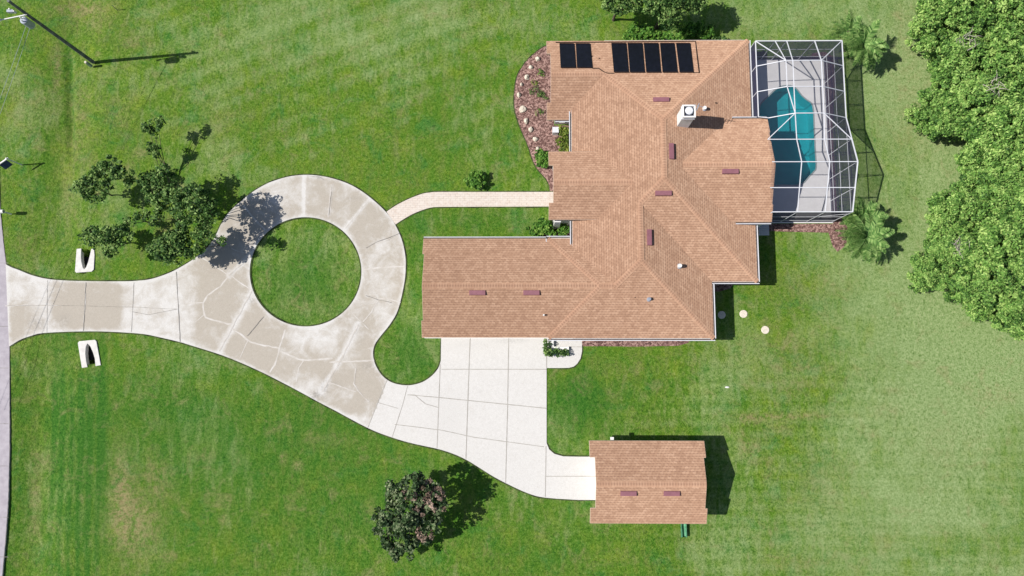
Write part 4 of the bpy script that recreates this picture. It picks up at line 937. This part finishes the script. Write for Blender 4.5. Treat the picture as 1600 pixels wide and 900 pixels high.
# culvert headwalls
def headwall(rect, slot, label, zs):
    r = [P(x, y) for x, y in rect]; s = [P(x, y) for x, y in slot]
    cen = sum(r, Vector()) / len(r); root = thing('culvert_headwall', (cen.x, cen.y, 0), label, 'culvert')
    bm = bmesh.new(); n0 = [bm.verts.new((p.x, p.y, z)) for p, z in zip(r + s, zs)]
    f = bm.faces.new(n0); bmesh.ops.recalc_face_normals(bm, faces=[f])
    if f.normal.z < 0: f.normal_flip()
    g = bmesh.ops.extrude_face_region(bm, geom=[f]); bmesh.ops.translate(bm, vec=(0, 0, -.45), verts=[v for v in g['geom'] if isinstance(v, bmesh.types.BMVert)])
    bmesh.ops.triangulate(bm, faces=bm.faces[:])
    obj('slab', bm, WHITEC, root)
    bm = bmesh.new(); bm.faces.new([bm.verts.new((p.x, p.y, -.46)) for p in (s[-1], *s[::-1][1:])]); obj('pipe_mouth_shade', bm, PIPE_SHADE, root)  # flat near-black sheet paints the shade inside the pipe opening
WHITEC = simple('headwall_concrete', (0.68, 0.66, 0.63), (0.56, 0.54, 0.52), 3, 0.85)
sl = lambda t: 0.10 - 0.03 * t
headwall([(127.5, 388.5), (120.5, 389), (118.2, 424), (120, 426.3), (144, 424.5), (147.3, 421), (148.3, 399), (147.5, 389), (143.5, 389)], [(141, 400), (138.5, 410), (135.5, 418), (132.5, 421), (130, 418), (127.8, 409), (127, 400)], 'white U-shaped concrete culvert headwall north of the driveway, half under a tree', [sl(1), sl(1), sl(.05), sl(0), sl(0), sl(.1), sl(.7), sl(1), sl(1), sl(.7), sl(.45), sl(.2), sl(.1), sl(.2), sl(.45), sl(.7)])
headwall([(137.2, 573.5), (128.7, 574.8), (122.6, 536), (125, 533.3), (149, 531), (151.3, 533), (158, 570.5), (150, 572)], [(149, 560), (146, 550), (142, 541), (137.5, 536.5), (134.8, 542), (134, 552), (135, 563)], 'white U-shaped concrete culvert headwall south of the driveway, on open grass', [sl(1), sl(1), sl(.1), sl(0), sl(0), sl(.1), sl(1), sl(1), sl(.7), sl(.45), sl(.2), sl(.1), sl(.2), sl(.45), sl(.7)])

# low L-shaped wall with its hedge at the side door
bm = bmesh.new(); a, b = P(861.5, 531), P(888.5, 546.5)
g = B((a.x, a.x + .2, b.y + .26, a.y + .1, 0.04, .34), (a.x, b.x, b.y, b.y + .258, 0.04, .34))
tag(obj('screen_wall', g, WHITE), 'low white L-shaped wall on the concrete pad by the garage corner', 'wall')

# yard sign, letter box, pedestal, pole
c = P(34, 257.5); r = thing('yard_sign', (c.x, c.y, 0), 'white post with a dark blue hanging sign on the roadside grass', 'sign')
dv = Vector((-.80, -.60, 0))
obj('post', T([(c.x, c.y, 0), (c.x, c.y, 2.0)], .055, 8), WHITE, r)
bm = bmesh.new(); beam(bm, (c.x + .1, c.y + .08, 1.85), (c.x + dv.x * .95, c.y + dv.y * .95, 1.85), .1); obj('arm', bm, WHITE, r)
q = [Vector((c.x, c.y, 0)) + dv * t for t in (.16, .9)]; ofs = Vector((.20, -.25, 0))
bm = bmesh.new(); vs = [bm.verts.new(v) for v in (q[0] + V3(0, 0, 1.78), q[1] + V3(0, 0, 1.78), q[1] + ofs + V3(0, 0, 1.2), q[0] + ofs + V3(0, 0, 1.2))]
f = bm.faces.new(vs); g = bmesh.ops.extrude_face_region(bm, geom=[f]); bmesh.ops.translate(bm, vec=(.02, .02, .02), verts=[v for v in g['geom'] if isinstance(v, bmesh.types.BMVert)]); obj('sign_panel', bm, NAVY, r)
c = P(18, 334.5); r = thing('letter_box', (c.x, c.y, 0), 'white letter box on a short post at the road edge above the driveway', 'letter box')
obj('post', B((c.x - .05, c.x + .05, c.y - .05, c.y + .05, 0, 1.05)), WHITE, r)
bm = bmesh.new(); pts = [Vector((c.x - .55, c.y - .02, 1.22)), Vector((c.x + .15, c.y - .02, 1.22))]; tube(bm, pts, .15, 14); box(bm, c.x - .55, c.x + .15, c.y - .17, c.y + .13, 1.05, 1.215); obj('box', bm, WHITE, r)
obj('door', B((c.x - .575, c.x - .552, c.y - .15, c.y + .11, 1.07, 1.34)), GREYM, r)
base = P(145.5, 97)
r = thing('utility_pole', base, 'tall dark utility pole with a transformer leaning into the top left corner', 'utility pole')
PH = 10.9
obj('shaft', T([base, base + V3(0, 0, PH)], [.17, .11], 12), POLE, r)
tb = base + V3(-.16, -.52, 7.9)
tr = obj('transformer', T([tb, tb + V3(0, 0, .05), tb + V3(0, 0, 1.0), tb + V3(0, 0, 1.05)], [.26, .30, .30, .22], 18), GREYM, r)
for dx, dy in ((-.12, .1), (.12, .05), (0, -.15)): sub('bushing', T([tb + V3(dx, dy, 1.0), tb + V3(dx, dy, 1.28)], [.055, .04], 8), WHITE, tr, r)
for k, (dz, side) in enumerate(((8.3, 1), (10.2, 1))):
    pass
obj('crossarm', (lambda b_: (beam(b_, base + V3(.1, -.1, 8.95), base + V3(-2.0, -.55, 8.95), .07), b_)[1])(bmesh.new()), WHITE, r)
for x, y, z in ((-2.0, -.55, 9.05), (-1.95, -.52, 9.2), (-.2, -.35, 9.9), (-.5, -.2, 10.0), (-.1, .15, 10.6)): obj('insulator', T([base + V3(x, y, z - .15), base + V3(x, y, z + .1)], [.09, .05], 8), WHITE, r)
obj('fuse_holder', B((base.x - .75, base.x - .25, base.y - .42, base.y - .22, 9.75, 10.0)), GREYM, r)
def cable(nm, a, b, sag, rad=.018):
    pts = []
    for i in range(21): t = i / 20; p = a.lerp(b, t); p.z -= sag * 4 * t * (1 - t); pts.append(p)
    return tag(obj(nm, T(pts, rad, 5), GREYM), None, None)
tag(cable('service_cable', tb + V3(-.1, -.2, .1), Vector((base.x - 11, base.y - 32, 7.2)), .8, .013), 'pale overhead service cable running south from the transformer, nearer the lawn', 'cable', 'overhead cables')
tag(cable('service_cable', tb + V3(-.25, -.2, .35), Vector((base.x - 12, base.y - 32, 7.4)), .9, .013), 'pale overhead cable running south just beside the lawn-side one', 'cable', 'overhead cables')
tag(cable('service_cable', base + V3(-2.0, -.55, 9.1), Vector((base.x - 14, base.y - 32, 9)), .7, .009), 'outermost overhead cable, leaving the end of the pole crossarm', 'cable', 'overhead cables')
tag(cable('service_cable', base + V3(-.3, .2, 10.3), Vector((base.x - 4.0, base.y + 34, 10)), .7, .009), 'overhead cable running north from the top of the utility pole', 'cable', 'overhead cables')
c = P(137, 100); r = thing('utility_pedestal', (c.x, c.y, 0), 'small grey-green utility pedestal with a pale cap beside the pole base', 'utility box')
PEDM = simple('pedestal', (0.26, 0.33, 0.27), (0.2, 0.26, 0.21), 4, .6)
c = P(143, 103.5)
obj('body', B((c.x - .1, c.x + .1, c.y - .1, c.y + .1, 0, .8)), PEDM, r); obj('cap', T([(c.x - .02, c.y, .8), (c.x - .02, c.y, .92)], [.13, .10], 10), LIDM, r)
c = P(184, 16); tag(obj('marker_stake', T([(c.x, c.y, 0), (c.x, c.y, .9)], .03, 6), POLE), 'thin dark stake standing in the grass north-east of the pole', 'stake')
c0, c1 = P(1066.5, 812), P(1068.5, 838)
r = thing('water_trough', ((c0.x + c1.x) / 2, (c0.y + c1.y) / 2, 0), 'long green plastic trough sticking out from under the detached garage eave', 'trough')
bm = bmesh.new(); seg = 8; prev = None
for p, cap_ in ((c0, 1), (c1, 1)):
    ring = [bm.verts.new((p.x + .22 * math.cos(math.pi + math.pi * k / seg), p.y, .34 + .30 * math.sin(math.pi + math.pi * k / seg))) for k in range(seg + 1)]
    inn = [bm.verts.new((p.x + .17 * math.cos(math.pi + math.pi * k / seg), p.y + (-.04 if p is c0 else .04), .34 + .24 * math.sin(math.pi + math.pi * k / seg))) for k in range(seg + 1)]
    if prev:
        for k in range(seg): bm.faces.new((prev[0][k], prev[0][k + 1], ring[k + 1], ring[k])); bm.faces.new((prev[1][k + 1], prev[1][k], inn[k], inn[k + 1]))
        for k in (0, seg): bm.faces.new((prev[0][k], ring[k], inn[k], prev[1][k]))
    bm.faces.new(ring)
    prev = (ring, inn)
obj('shell', bm, GREENP, r)
obj('rim', B((c0.x + .17, c0.x + .24, c1.y, c0.y, .345, .375), (c0.x - .24, c0.x - .17, c1.y, c0.y, .345, .375)), GREENP, r)
a, b = P(957, 62), P(985, 58.5)
c = P(867, 203.0)
r = thing('wall_utility_box', (c.x, 21.7, 0), 'white utility box standing in the mulch bed below the north-west wing', 'utility box')
obj('body', B((2.75, 3.25, 20.95, 21.4, 0, .9)), WHITE, r); obj('lid', B((2.72, 3.28, 20.92, 21.43, .9, .96)), FRAMEW, r)

# ------------------------------------------------------------------ foliage
def leaves(name, clumps, size, seed, up=0.7, aspect=0.5, tone_sd=.22, droop=0.0, yel=None):
    """clumps: (centre, radius, count, tone). Each leaf is a small folded diamond of four points"""
    rg = np.random.RandomState(seed); C_, Rr, Tn = [], [], []
    for c, r, n_, t_ in clumps:
        C_ += [c] * n_; Rr += [r] * n_; Tn += [t_] * n_
    C_ = np.array(C_, float); Rr = np.array(Rr)[:, None]; Tn = np.array(Tn)
    n_ = len(C_); d = rg.normal(size=(n_, 3)); d /= np.linalg.norm(d, axis=1)[:, None]
    rad = rg.uniform(0.15, 1, (n_, 1)) ** 0.5
    pos = C_ + d * Rr * rad * np.array([1, 1, .75])
    nrm = rg.normal(size=(n_, 3)) * .75 + d * .55; nrm[:, 2] = np.abs(nrm[:, 2]) + up; nrm /= np.linalg.norm(nrm, axis=1)[:, None]
    t1 = np.cross(nrm, rg.normal(size=(n_, 3))); t1 /= np.linalg.norm(t1, axis=1)[:, None] + 1e-9
    t2 = np.cross(nrm, t1); s = size * rg.uniform(.6, 1.35, (n_, 1)); w_ = s * aspect * 1.2
    V = np.stack([pos - t1 * s / 2, pos + t2 * w_ / 2 + nrm * s * .10, pos + t1 * s / 2, pos - t2 * w_ / 2 + nrm * s * .10], 1).reshape(-1, 3)
    V[:, 2] = np.maximum(V[:, 2], .03)
    me = bpy.data.meshes.new(name); me.vertices.add(len(V)); me.vertices.foreach_set('co', V.ravel())
    li = np.arange(4 * n_, dtype=np.int32); me.loops.add(4 * n_); me.loops.foreach_set('vertex_index', li)
    me.polygons.add(n_); me.polygons.foreach_set('loop_start', np.arange(0, 4 * n_, 4, dtype=np.int32)); me.update(calc_edges=True)
    tone = np.clip(Tn + rg.normal(size=n_) * tone_sd, 0, 1)
    me.attributes.new('tone', 'FLOAT', 'FACE').data.foreach_set('value', tone.astype(np.float32)); return me
def crown_clumps(lobes, per, cr, leafn, seed, shell=.55, flat=.75):
    """lobes: (x,y,z,r). returns clumps scattered in the outer part of each lobe"""
    rn = random.Random(seed); out = []
    for (x, y, z, r) in lobes:
        m = max(5, int(per * r * r * 1.25))
        for _ in range(m):
            th = rn.uniform(0, 2 * math.pi); ph = math.acos(rn.uniform(-.55, 1)); k = r * rn.uniform(shell, 1.05) * (1 + .18 * noise.noise(Vector((math.cos(th) * 1.5, math.sin(th) * 1.5, seed))))
            if rn.random() < .10: k *= 1.15
            c = (x + k * math.sin(ph) * math.cos(th), y + k * math.sin(ph) * math.sin(th), z + k * math.cos(ph) * flat)
            out.append((c, cr * rn.uniform(.6, 1.3), int(leafn * rn.uniform(.5, 1.4)), min(.95, max(.05, rn.gauss(.5, .16)))))
    return out
def tree_trunk(lobes, h0, r0, seed, lean=(0, 0)):
    rn = random.Random(seed); bm = bmesh.new(); cx = sum(l[0] for l in lobes) / len(lobes); cy = sum(l[1] for l in lobes) / len(lobes)
    f = Vector((cx * .3, cy * .3, h0))
    tube(bm, [(0, 0, -.1), (.02, .02, h0 * .5), f], [r0 * 1.3, r0, r0 * .85], 9)
    for (x, y, z, r) in lobes:
        m = f.lerp(Vector((x, y, z)), .5) + Vector((rn.uniform(-.2, .2), rn.uniform(-.2, .2), .1 * r)); e = Vector((x, y, z))
        tube(bm, [f - Vector((0, 0, .1)), m, e], [r0 * .65, r0 * .4, r0 * .18], 6)
        for _ in range(4):
            d = Vector((rn.uniform(-1, 1), rn.uniform(-1, 1), rn.uniform(-.1, .9))).normalized() * r * .85
            tube(bm, [e, e + d * .5 + Vector((0, 0, .1)), e + d], [r0 * .2, r0 * .12, r0 * .05], 5)
    return bm
def tree(name, loc, lobes, leafm, label, cat, group, seed, per=26, cr=.38, leafn=26, size=.2, h0=1.5, r0=.16, aspect=.5, shell=.5, up=.7, extra=None):
    r = thing(name, loc, label, cat, group)
    bm = tree_trunk(lobes, h0, r0, seed); me = bpy.data.meshes.new('trunk'); bm.to_mesh(me); bm.free(); t_ = link('trunk', me, BARK, r)
    me = leaves('crown', crown_clumps(lobes, per, cr, leafn, seed, shell), size, seed, up, aspect); link('crown', me, leafm, r)
    if extra: link('blossom', leaves('blossom', crown_clumps(extra, per, cr * .8, leafn, seed + 9, .8), size * .7, seed + 5, up, .7), L_PINK, r)
    return r
def under(px, py, h): p = P(px, py, h); return Vector((p.x, p.y, 0))
S = 1 / 18.0
# live oaks of the wood on the right -------------------------------------------------
protos = []
OAK = [(48, 7), (50, 19), (46, 31), (52, 43)]
def oak_lobes(rn, Rm, z):
    L = [(0, 0, z + .6, Rm * .5)]
    for k in range(6):
        a = k * math.pi / 3 + rn.uniform(-.35, .35); d = Rm * rn.uniform(.42, .82); L.append((d * math.cos(a), d * math.sin(a), z + rn.uniform(-1.1, .7), Rm * rn.uniform(.34, .5))); L.append((d * .85 * math.cos(a + .5), d * .85 * math.sin(a + .5), z * .42, Rm * rn.uniform(.3, .4)))
    return L
woods = [(1476, 26, 2.7, 'live oak at the lawn edge in the top right corner'), (1543, 10, 3.0, 'live oak at the top edge of the wood, between the corner and the lawn-edge oak'), (1600, 40, 3.1, 'live oak on the right picture edge, topmost one'),
    (1500, 86, 2.7, 'live oak at the lawn edge above the dark notch in the wood'), (1562, 88, 3.0, 'inner live oak of the wood level with the enclosure top'), (1606, 128, 2.9, 'live oak on the right picture edge, level with the house chimney'),
    (1463, 172, 2.1, 'live oak bulging farthest onto the lawn, opposite the pool'), (1514, 158, 2.8, 'live oak behind the bulging one, level with the chimney'), (1562, 190, 3.0, 'inner live oak of the wood level with the pool'), (1545, 243, 2.4, 'live oak at the lawn edge in the recess below the bulging one'),
    (1578, 262, 2.6, 'inner live oak of the wood in the bay below the pool level'), (1604, 225, 2.9, 'live oak on the right picture edge, level with the lanai roof'), (1490, 322, 2.2, 'live oak at the lawn edge level with the enclosure south end'), (1547, 305, 2.6, 'inner live oak above the lower clump of the wood'), (1606, 318, 2.9, 'live oak on the right picture edge in the lower half of the wood'),
    (1488, 378, 2.3, 'live oak at the lawn edge beside the lower palm'), (1544, 375, 2.8, 'inner live oak in the middle of the lower clump'), (1462, 423, 1.9, 'small live oak bulging onto the lawn at the lower left of the wood'), (1528, 430, 2.6, 'live oak just right of the small bulging one'), (1600, 400, 2.8, 'live oak on the right picture edge, above the lowest one'),
    (1568, 470, 2.3, 'live oak near the bottom tip of the wood'), (1602, 492, 1.9, 'lowest live oak, on the right picture edge')]
rn = random.Random(77)
for i in range(4):
    Rm = 2.9; L = oak_lobes(rn, Rm, 4.4)
    r = tree('live_oak', (0, 0, 0), L, L_OAK, 'x', 'tree', 'live oaks of the wood on the right', 60 + i, per=13, cr=.44, leafn=78, size=.245, h0=1.5, r0=.15, shell=.6, aspect=.42)
    r.children[-1].data.materials[0] = (L_OAK, L_OAK2, L_OAK3, L_OAK)[i]
    if i == 3:
        bt = bmesh.new()
        for _ in range(26):
            a_ = rn.uniform(0, 6.28); b0 = Vector((.6 * i - 1.2 + rn.uniform(-.7, .7), .5 * i - 1 + rn.uniform(-.7, .7), 5.6 + rn.uniform(-.3, .6)))
            d_ = Vector((math.cos(a_), math.sin(a_), rn.uniform(.1, .9))) * rn.uniform(.4, .9)
            tube(bt, [b0, b0 + d_ * .5 + Vector((0, 0, .1)), b0 + d_], [.035, .022, .008], 4)
        me_ = bpy.data.meshes.new('dead_branch'); bt.to_mesh(me_); bt.free(); link('dead_branch', me_, TWIG, r)
    protos.append(r)
used = set()
for i, (px, py, rad, lab) in enumerate(woods):
    pr = protos[i % 4]
    if i % 4 not in used: o = pr; used.add(i % 4)
    else:
        o = pr.copy(); COL.objects.link(o)
        for chd in pr.children: c_ = chd.copy(); COL.objects.link(c_); c_.parent = o
    k = rad / 2.9 * 1.0; o.location = under(px + 9, py, 4.4 * k); o.scale = (k, k, k * rn.uniform(.9, 1.08)); o.rotation_euler = (0, 0, rn.uniform(0, 6.28)); o['label'] = lab
# garden trees on the left ------------------------------------------------------------
GT = 'dark citrus trees beside the ring drive'
def garden(px, py, lobes, h, lab, seed, size=.24, per=24, leafn=26, h0=.9, m=L_DARK, cr=.34, r0=.06, shell=.35):
    """lobes as (dx,dy,r) in photo pixels round the crown centre"""
    loc = under(px, py, h); L = [(dx * S, -dy * S, h + dz, r_ * S * .98) for dx, dy, r_, dz in lobes]
    return tree('citrus_tree', loc, L, m, lab, 'tree', GT, seed, per=per, cr=cr, leafn=leafn, size=size, h0=h0, r0=r0, shell=shell)
g0 = P(268, 286); g0.z = 0
qa = [P(232, 199, 3.0), P(246, 191, 3.1), P(240, 206, 2.7), P(238, 230, 2.4), P(246, 236, 2.3), P(243, 244, 2.0)]
tree('citrus_tree', g0, [(*(q - g0).xy, q.z, r_ * S) for q, r_ in zip(qa, (9, 9, 7, 8, 7, 5))], L_DARK, 'slender tree leaning north out of the cluster, with two small tufts of leaves', 'tree', GT, 201, per=30, cr=.26, leafn=30, size=.2, h0=1.0, r0=.07)
garden(174, 267, [(-20, 2, 13, 0), (0, -4, 15, .2), (16, 3, 15, .2), (24, 14, 9, -.5)], 3.1, 'dark spreading tree above the bright green gap, on the left side', 203)
garden(143, 292, [(-14, 6, 15, 0), (6, -4, 17, .2), (22, -2, 10, 0), (8, 12, 11, -.2)], 3.0, 'loose leafy tree at the far left of the cluster by the swale', 204, per=20)
garden(166, 370, [(-16, 2, 19, 0), (6, 4, 20, .3), (26, -6, 15, .2), (2, 22, 11, -.4), (-24, -10, 9, 0)], 3.1, 'wide dark tree hanging over the north culvert headwall', 205, per=22)
garden(212, 340, [(-12, 8, 8, 0), (4, 2, 8, 0), (18, -4, 8, 0)], 2.3, 'thin low tree between the headwall tree and the main clump', 206, per=16)
garden(250, 290, [(-14, -4, 18, 0), (8, -8, 20, .4), (-6, 16, 18, 0), (16, 12, 14, .2)], 3.7, 'tall dark tree at the upper left of the main clump', 207, per=22)
garden(299, 319, [(-14, -10, 18, .3), (10, -8, 20, .5), (26, 8, 18, .2), (-4, 14, 20, .2), (20, 26, 13, -.2)], 4.2, 'tallest dark tree, casting its shadow on the ring drive', 208, per=24)
garden(265, 380, [(-24, 2, 14, -.3), (-6, 8, 20, .2), (12, -2, 20, .3), (28, 10, 14, 0), (4, 22, 13, -.3), (20, -18, 13, .1)], 3.5, 'dark tree at the bottom of the main clump near the driveway', 209, per=28)
garden(318, 372, [(-8, -4, 13, .1), (8, 0, 12, .3), (28, 2, 6, 0), (-10, 12, 9, -.3)], 4.0, 'thin dark tree leaning over the outer edge of the ring drive', 211, per=16)
garden(262, 335, [(-10, -8, 12, 0), (12, -4, 10, .1), (-14, 12, 10, 0)], 3.0, 'sparse tree in the middle of the main clump', 212, per=18)
# magnolia at the bottom ----------------------------------------------------------------
loc = under(643, 809, 3.6)
ML = [(-24 * S, 34 * S, 4.3, 18 * S), (4 * S, 38 * S, 4.8, 24 * S), (28 * S, 26 * S, 4.7, 20 * S), (-30 * S, 4 * S, 4.2, 18 * S), (-4 * S, 4 * S, 5.0, 24 * S), (22 * S, -6 * S, 4.3, 18 * S), (-36 * S, -24 * S, 3.6, 18 * S), (-12 * S, -30 * S, 3.9, 20 * S), (14 * S, -32 * S, 3.4, 12 * S), (-26 * S, -52 * S, 3.0, 13 * S), (-8 * S, -50 * S, 3.0, 10 * S)]
ML = [(x * 1.06, y * 1.04, z - .85, r_ * 1.0) for x, y, z, r_ in ML]
tree('magnolia_tree', loc, ML, L_MAG, 'solitary broad tree with glossy dark leaves and pinkish patches south of the drive', 'tree', None, 301, per=20, cr=.30, leafn=26, size=.26, h0=1.2, r0=.12, shell=.5, up=.5, aspect=.6, extra=[(34 * S, 24 * S, 4.1, 17 * S), (28 * S, 40 * S, 4.1, 13 * S), (20 * S, -22 * S, 3.6, 10 * S), (14 * S, 12 * S, 4.4, 8 * S), (-2 * S, 36 * S, 4.5, 9 * S)])
# trees at the top edge -------------------------------------------------------------------
loc = under(968, -6, 4.2)
tree('shade_tree', loc, [(-18 * S, -2 * S, 4.2, 16 * S), (8 * S, 6 * S, 4.4, 22 * S), (-2 * S, -10 * S, 3.9, 18 * S), (20 * S, -10 * S, 4.2, 15 * S)], L_DARK, 'dark tree cut by the top edge, left one above the solar panels', 'tree', 'trees behind the north wall', 311, per=34, cr=.32, leafn=40, size=.2, h0=1.4, r0=.12)
loc = under(1042, 2, 4.6)
tree('shade_tree', loc, [(-16 * S, 0, 4.6, 20 * S), (10 * S, 4 * S, 4.9, 26 * S), (30 * S, 10 * S, 4.7, 22 * S), (4 * S, -22 * S, 4.0, 18 * S), (46 * S, 2 * S, 4.3, 15 * S)], L_DARK, 'large dark tree cut by the top edge, right one with a long shadow', 'tree', 'trees behind the north wall', 312, per=34, cr=.36, leafn=42, size=.2, h0=1.6, r0=.16)
# shrubs -----------------------------------------------------------------------------------
def shrub(name, px, py, lobes, m, lab, cat, group=None, seed=1, h=.5, size=.14, per=60, leafn=24, cr=.18, asp=.6, up=.6):
    loc = under(px, py, h * .9); r = thing(name, loc, lab, cat, group)
    L = [(dx * S * 1.08, -dy * S * 1.08, h * f, r_ * S * 1.25) for dx, dy, r_, f in lobes]
    bm = bmesh.new()
    for x, y, z, q in L: tube(bm, [(x * .3, y * .3, -.05), (x * .7, y * .7, z * .6), (x, y, z)], [.05, .035, .02], 5)
    me = bpy.data.meshes.new('stem'); bm.to_mesh(me); bm.free(); link('stem', me, BARK, r)
    link('foliage', leaves('foliage', crown_clumps(L, per, cr, leafn, seed, .35, .6), size, seed, up, asp), m, r); return r
shrub('round_shrub', 742, 281, [(-3, 0, 9, 1), (5, -4, 8, 1), (5, 5, 8, 1), (-4, 6, 7, .8)], L_BRI, 'round bright green shrub alone on the lawn above the walkway', 'shrub', None, 401, .75, .2, 50)
shrub('round_shrub', 848, 249, [(-3, -4, 8, 1), (4, -3, 7, 1), (0, 6, 8, .9)], L_BRI, 'round bright green shrub at the south end of the mulch bed', 'shrub', None, 402, .7, .2, 55)
shrub('round_shrub', 845, 357, [(-8, 3, 9, .9), (2, -3, 10, 1.1), (10, 4, 9, 1), (-2, 8, 8, .8)], L_BRI, 'wide bright green shrub in the corner of garage and entry', 'shrub', None, 403, .9, .22, 50)
shrub('round_shrub', 882, 358, [(-2, -5, 6, 1), (2, 2, 6, 1), (-2, 8, 6, 1)], L_BRI, 'narrow dark green shrub tucked against the wall between entry and garage', 'shrub', None, 404, .8, .16, 60)
shrub('croton_hedge', 882, 218, [(0, -14, 7, 1), (1, -5, 8, 1), (-1, 5, 8, 1), (0, 14, 7, 1)], L_YEL, 'yellow-green clipped hedge along the west wall behind the mulch bed', 'hedge', None, 405, .75, .15, 60)
shrub('corner_hedge', 866, 547, [(-11, -10, 4.5, 1), (-11, -2, 5, 1), (-7, 3, 5, 1), (1, 4, 4.5, 1), (9, 4, 4.5, .9), (17, 3, 4, .8)], L_DARK, 'small dark L-shaped hedge wrapping the low white wall', 'hedge', None, 406, .6, .13, 90)
hd = [('wide bright green bush at the west end of the north wall', 1000, 52, [(-18, 3, 8, .9), (-6, -2, 11, 1), (8, 0, 12, 1), (20, 4, 10, .9)], 411), ('bright green bush in the middle of the north wall, under the big tree', 1048, 58, [(-10, 0, 7, .8), (2, 2, 6, .8), (12, 0, 7, .8)], 412), ('bright green bush at the east end of the north wall', 1088, 50, [(-20, 5, 8, .9), (-8, -2, 11, 1), (6, -2, 12, 1), (16, 2, 9, .9)], 413), ('low dark bush beyond the east end of the north bushes', 1124, 59, [(-7, 0, 5, .7), (2, 1, 4, .6), (9, 1, 4, .6)], 414)]
for lb, px, py, lo, sd2 in hd: shrub('hedge_bush', px, py, lo, L_BRI if sd2 != 414 else L_DARK, lb, 'bush', 'bushes along the north wall', sd2, .9, .22, 45)
for lb, px, py, lo, sd2, mm in (('small bright green tuft at the top of the mulch bed', 844, 113, [(0, 0, 5, 1), (3, 2, 4, 1)], 421, L_BRI), ('low spreading grey-green plant in the middle of the mulch bed', 838, 140, [(-6, 2, 5, .8), (0, -4, 5, .8), (4, 5, 5, .8), (10, 8, 5, .7)], 422, L_DARK), ('small green plant beside the wall below the spreading one', 849, 151, [(-2, -1, 4, .8), (3, 3, 4, .8)], 423, L_DARK), ('small bright green tuft beside the largest boulder', 843, 174.5, [(-1, 0, 5, 1), (3, 1, 4, .9)], 424, L_BRI), ('reddish low plant between the bed tufts', 834, 128, [(-2, 0, 4, .8), (4, 2, 3, .7)], 425, L_YEL)):
    shrub('bed_plant', px, py, lo, mm, lb, 'plant', 'small plants in the mulch bed', sd2, .3, .13, 60, 10, .12, .3)
# palms -------------------------------------------------------------------------------------
def frond_mesh(seed, Lf=1.8):
    rn = random.Random(seed); bm = bmesh.new(); pts = []
    for i in range(9): t = i / 8; pts.append(Vector((Lf * t * (1 - .12 * t), 0, .75 * t - 1.25 * t * t)))
    tube(bm, pts, [.03 * (1 - .8 * i / 8) for i in range(9)], 4)
    nf = len(bm.faces)
    for i in range(26):
        t = .12 + .86 * i / 25; k = t * 8; j = min(7, int(k)); p = pts[j].lerp(pts[j + 1], k - j); ln = .34 * math.sin(math.pi * min(1, .18 + t * .8)) + .08
        for s_ in (1, -1):
            d = Vector((.55 + rn.uniform(-.1, .1), s_ * (.9 + rn.uniform(-.1, .1)), rn.uniform(-.30, .10))).normalized(); wv = Vector((.034, 0, .010))
            bm.faces.new([bm.verts.new(v) for v in (p - wv, p + d * ln * .5 - wv * 1.1, p + d * ln, p + d * ln * .5 + wv * 1.1, p + wv)])
    me = bpy.data.meshes.new('frond'); bm.to_mesh(me); bm.free(); me.materials.append(L_PALM)
    me.attributes.new('tone', 'FLOAT', 'FACE').data.foreach_set('value', [min(1, max(0, rn.gauss(.5, .2))) for _ in range(len(me.polygons))]); return me
FM = [frond_mesh(s) for s in (1, 2, 3)]
def palm(px, py, heads, lab, seed):
    rn = random.Random(seed); loc = under(px, py, 2.2); r = thing('clump_palm', loc, lab, 'palm', 'clump palms beside the pool enclosure')
    for (dx, dy, hz, nfr, sc) in heads:
        h_ = Vector((dx * S, -dy * S, hz)); bm = T([(h_.x * .3, h_.y * .3, -.05), (h_.x * .8, h_.y * .8, hz * .6), h_ + Vector((0, 0, .1))], [.12, .10, .09], 8); me = bpy.data.meshes.new('trunk'); bm.to_mesh(me); bm.free(); link('trunk', me, BARK, r)
        for k in range(nfr):
            o = bpy.data.objects.new('frond', FM[k % 3]); COL.objects.link(o); o.parent = r; o.location = h_
            tl = rn.uniform(-40, 20) if k % 3 else rn.uniform(-75, -20)
            o.rotation_euler = (rn.uniform(-.2, .2), R(tl * .7), k * 2.399 + rn.uniform(-.2, .2)); s_ = sc * 1.1 * rn.uniform(.75, 1.15); o.scale = (s_, s_, s_)
palm(1342, 70, [(-14, -24, 1.9, 20, .95), (0, 5, 2.8, 30, 1.12), (10, 12, 2.2, 12, .85)], 'bushy clump palm at the north-east corner of the pool enclosure', 501)
palm(1348, 362, [(-2, -22, 2.4, 22, 1.0), (0, 10, 2.7, 32, 1.15), (-10, 2, 2.0, 10, .85)], 'bushy clump palm at the south-east corner of the pool enclosure', 502)
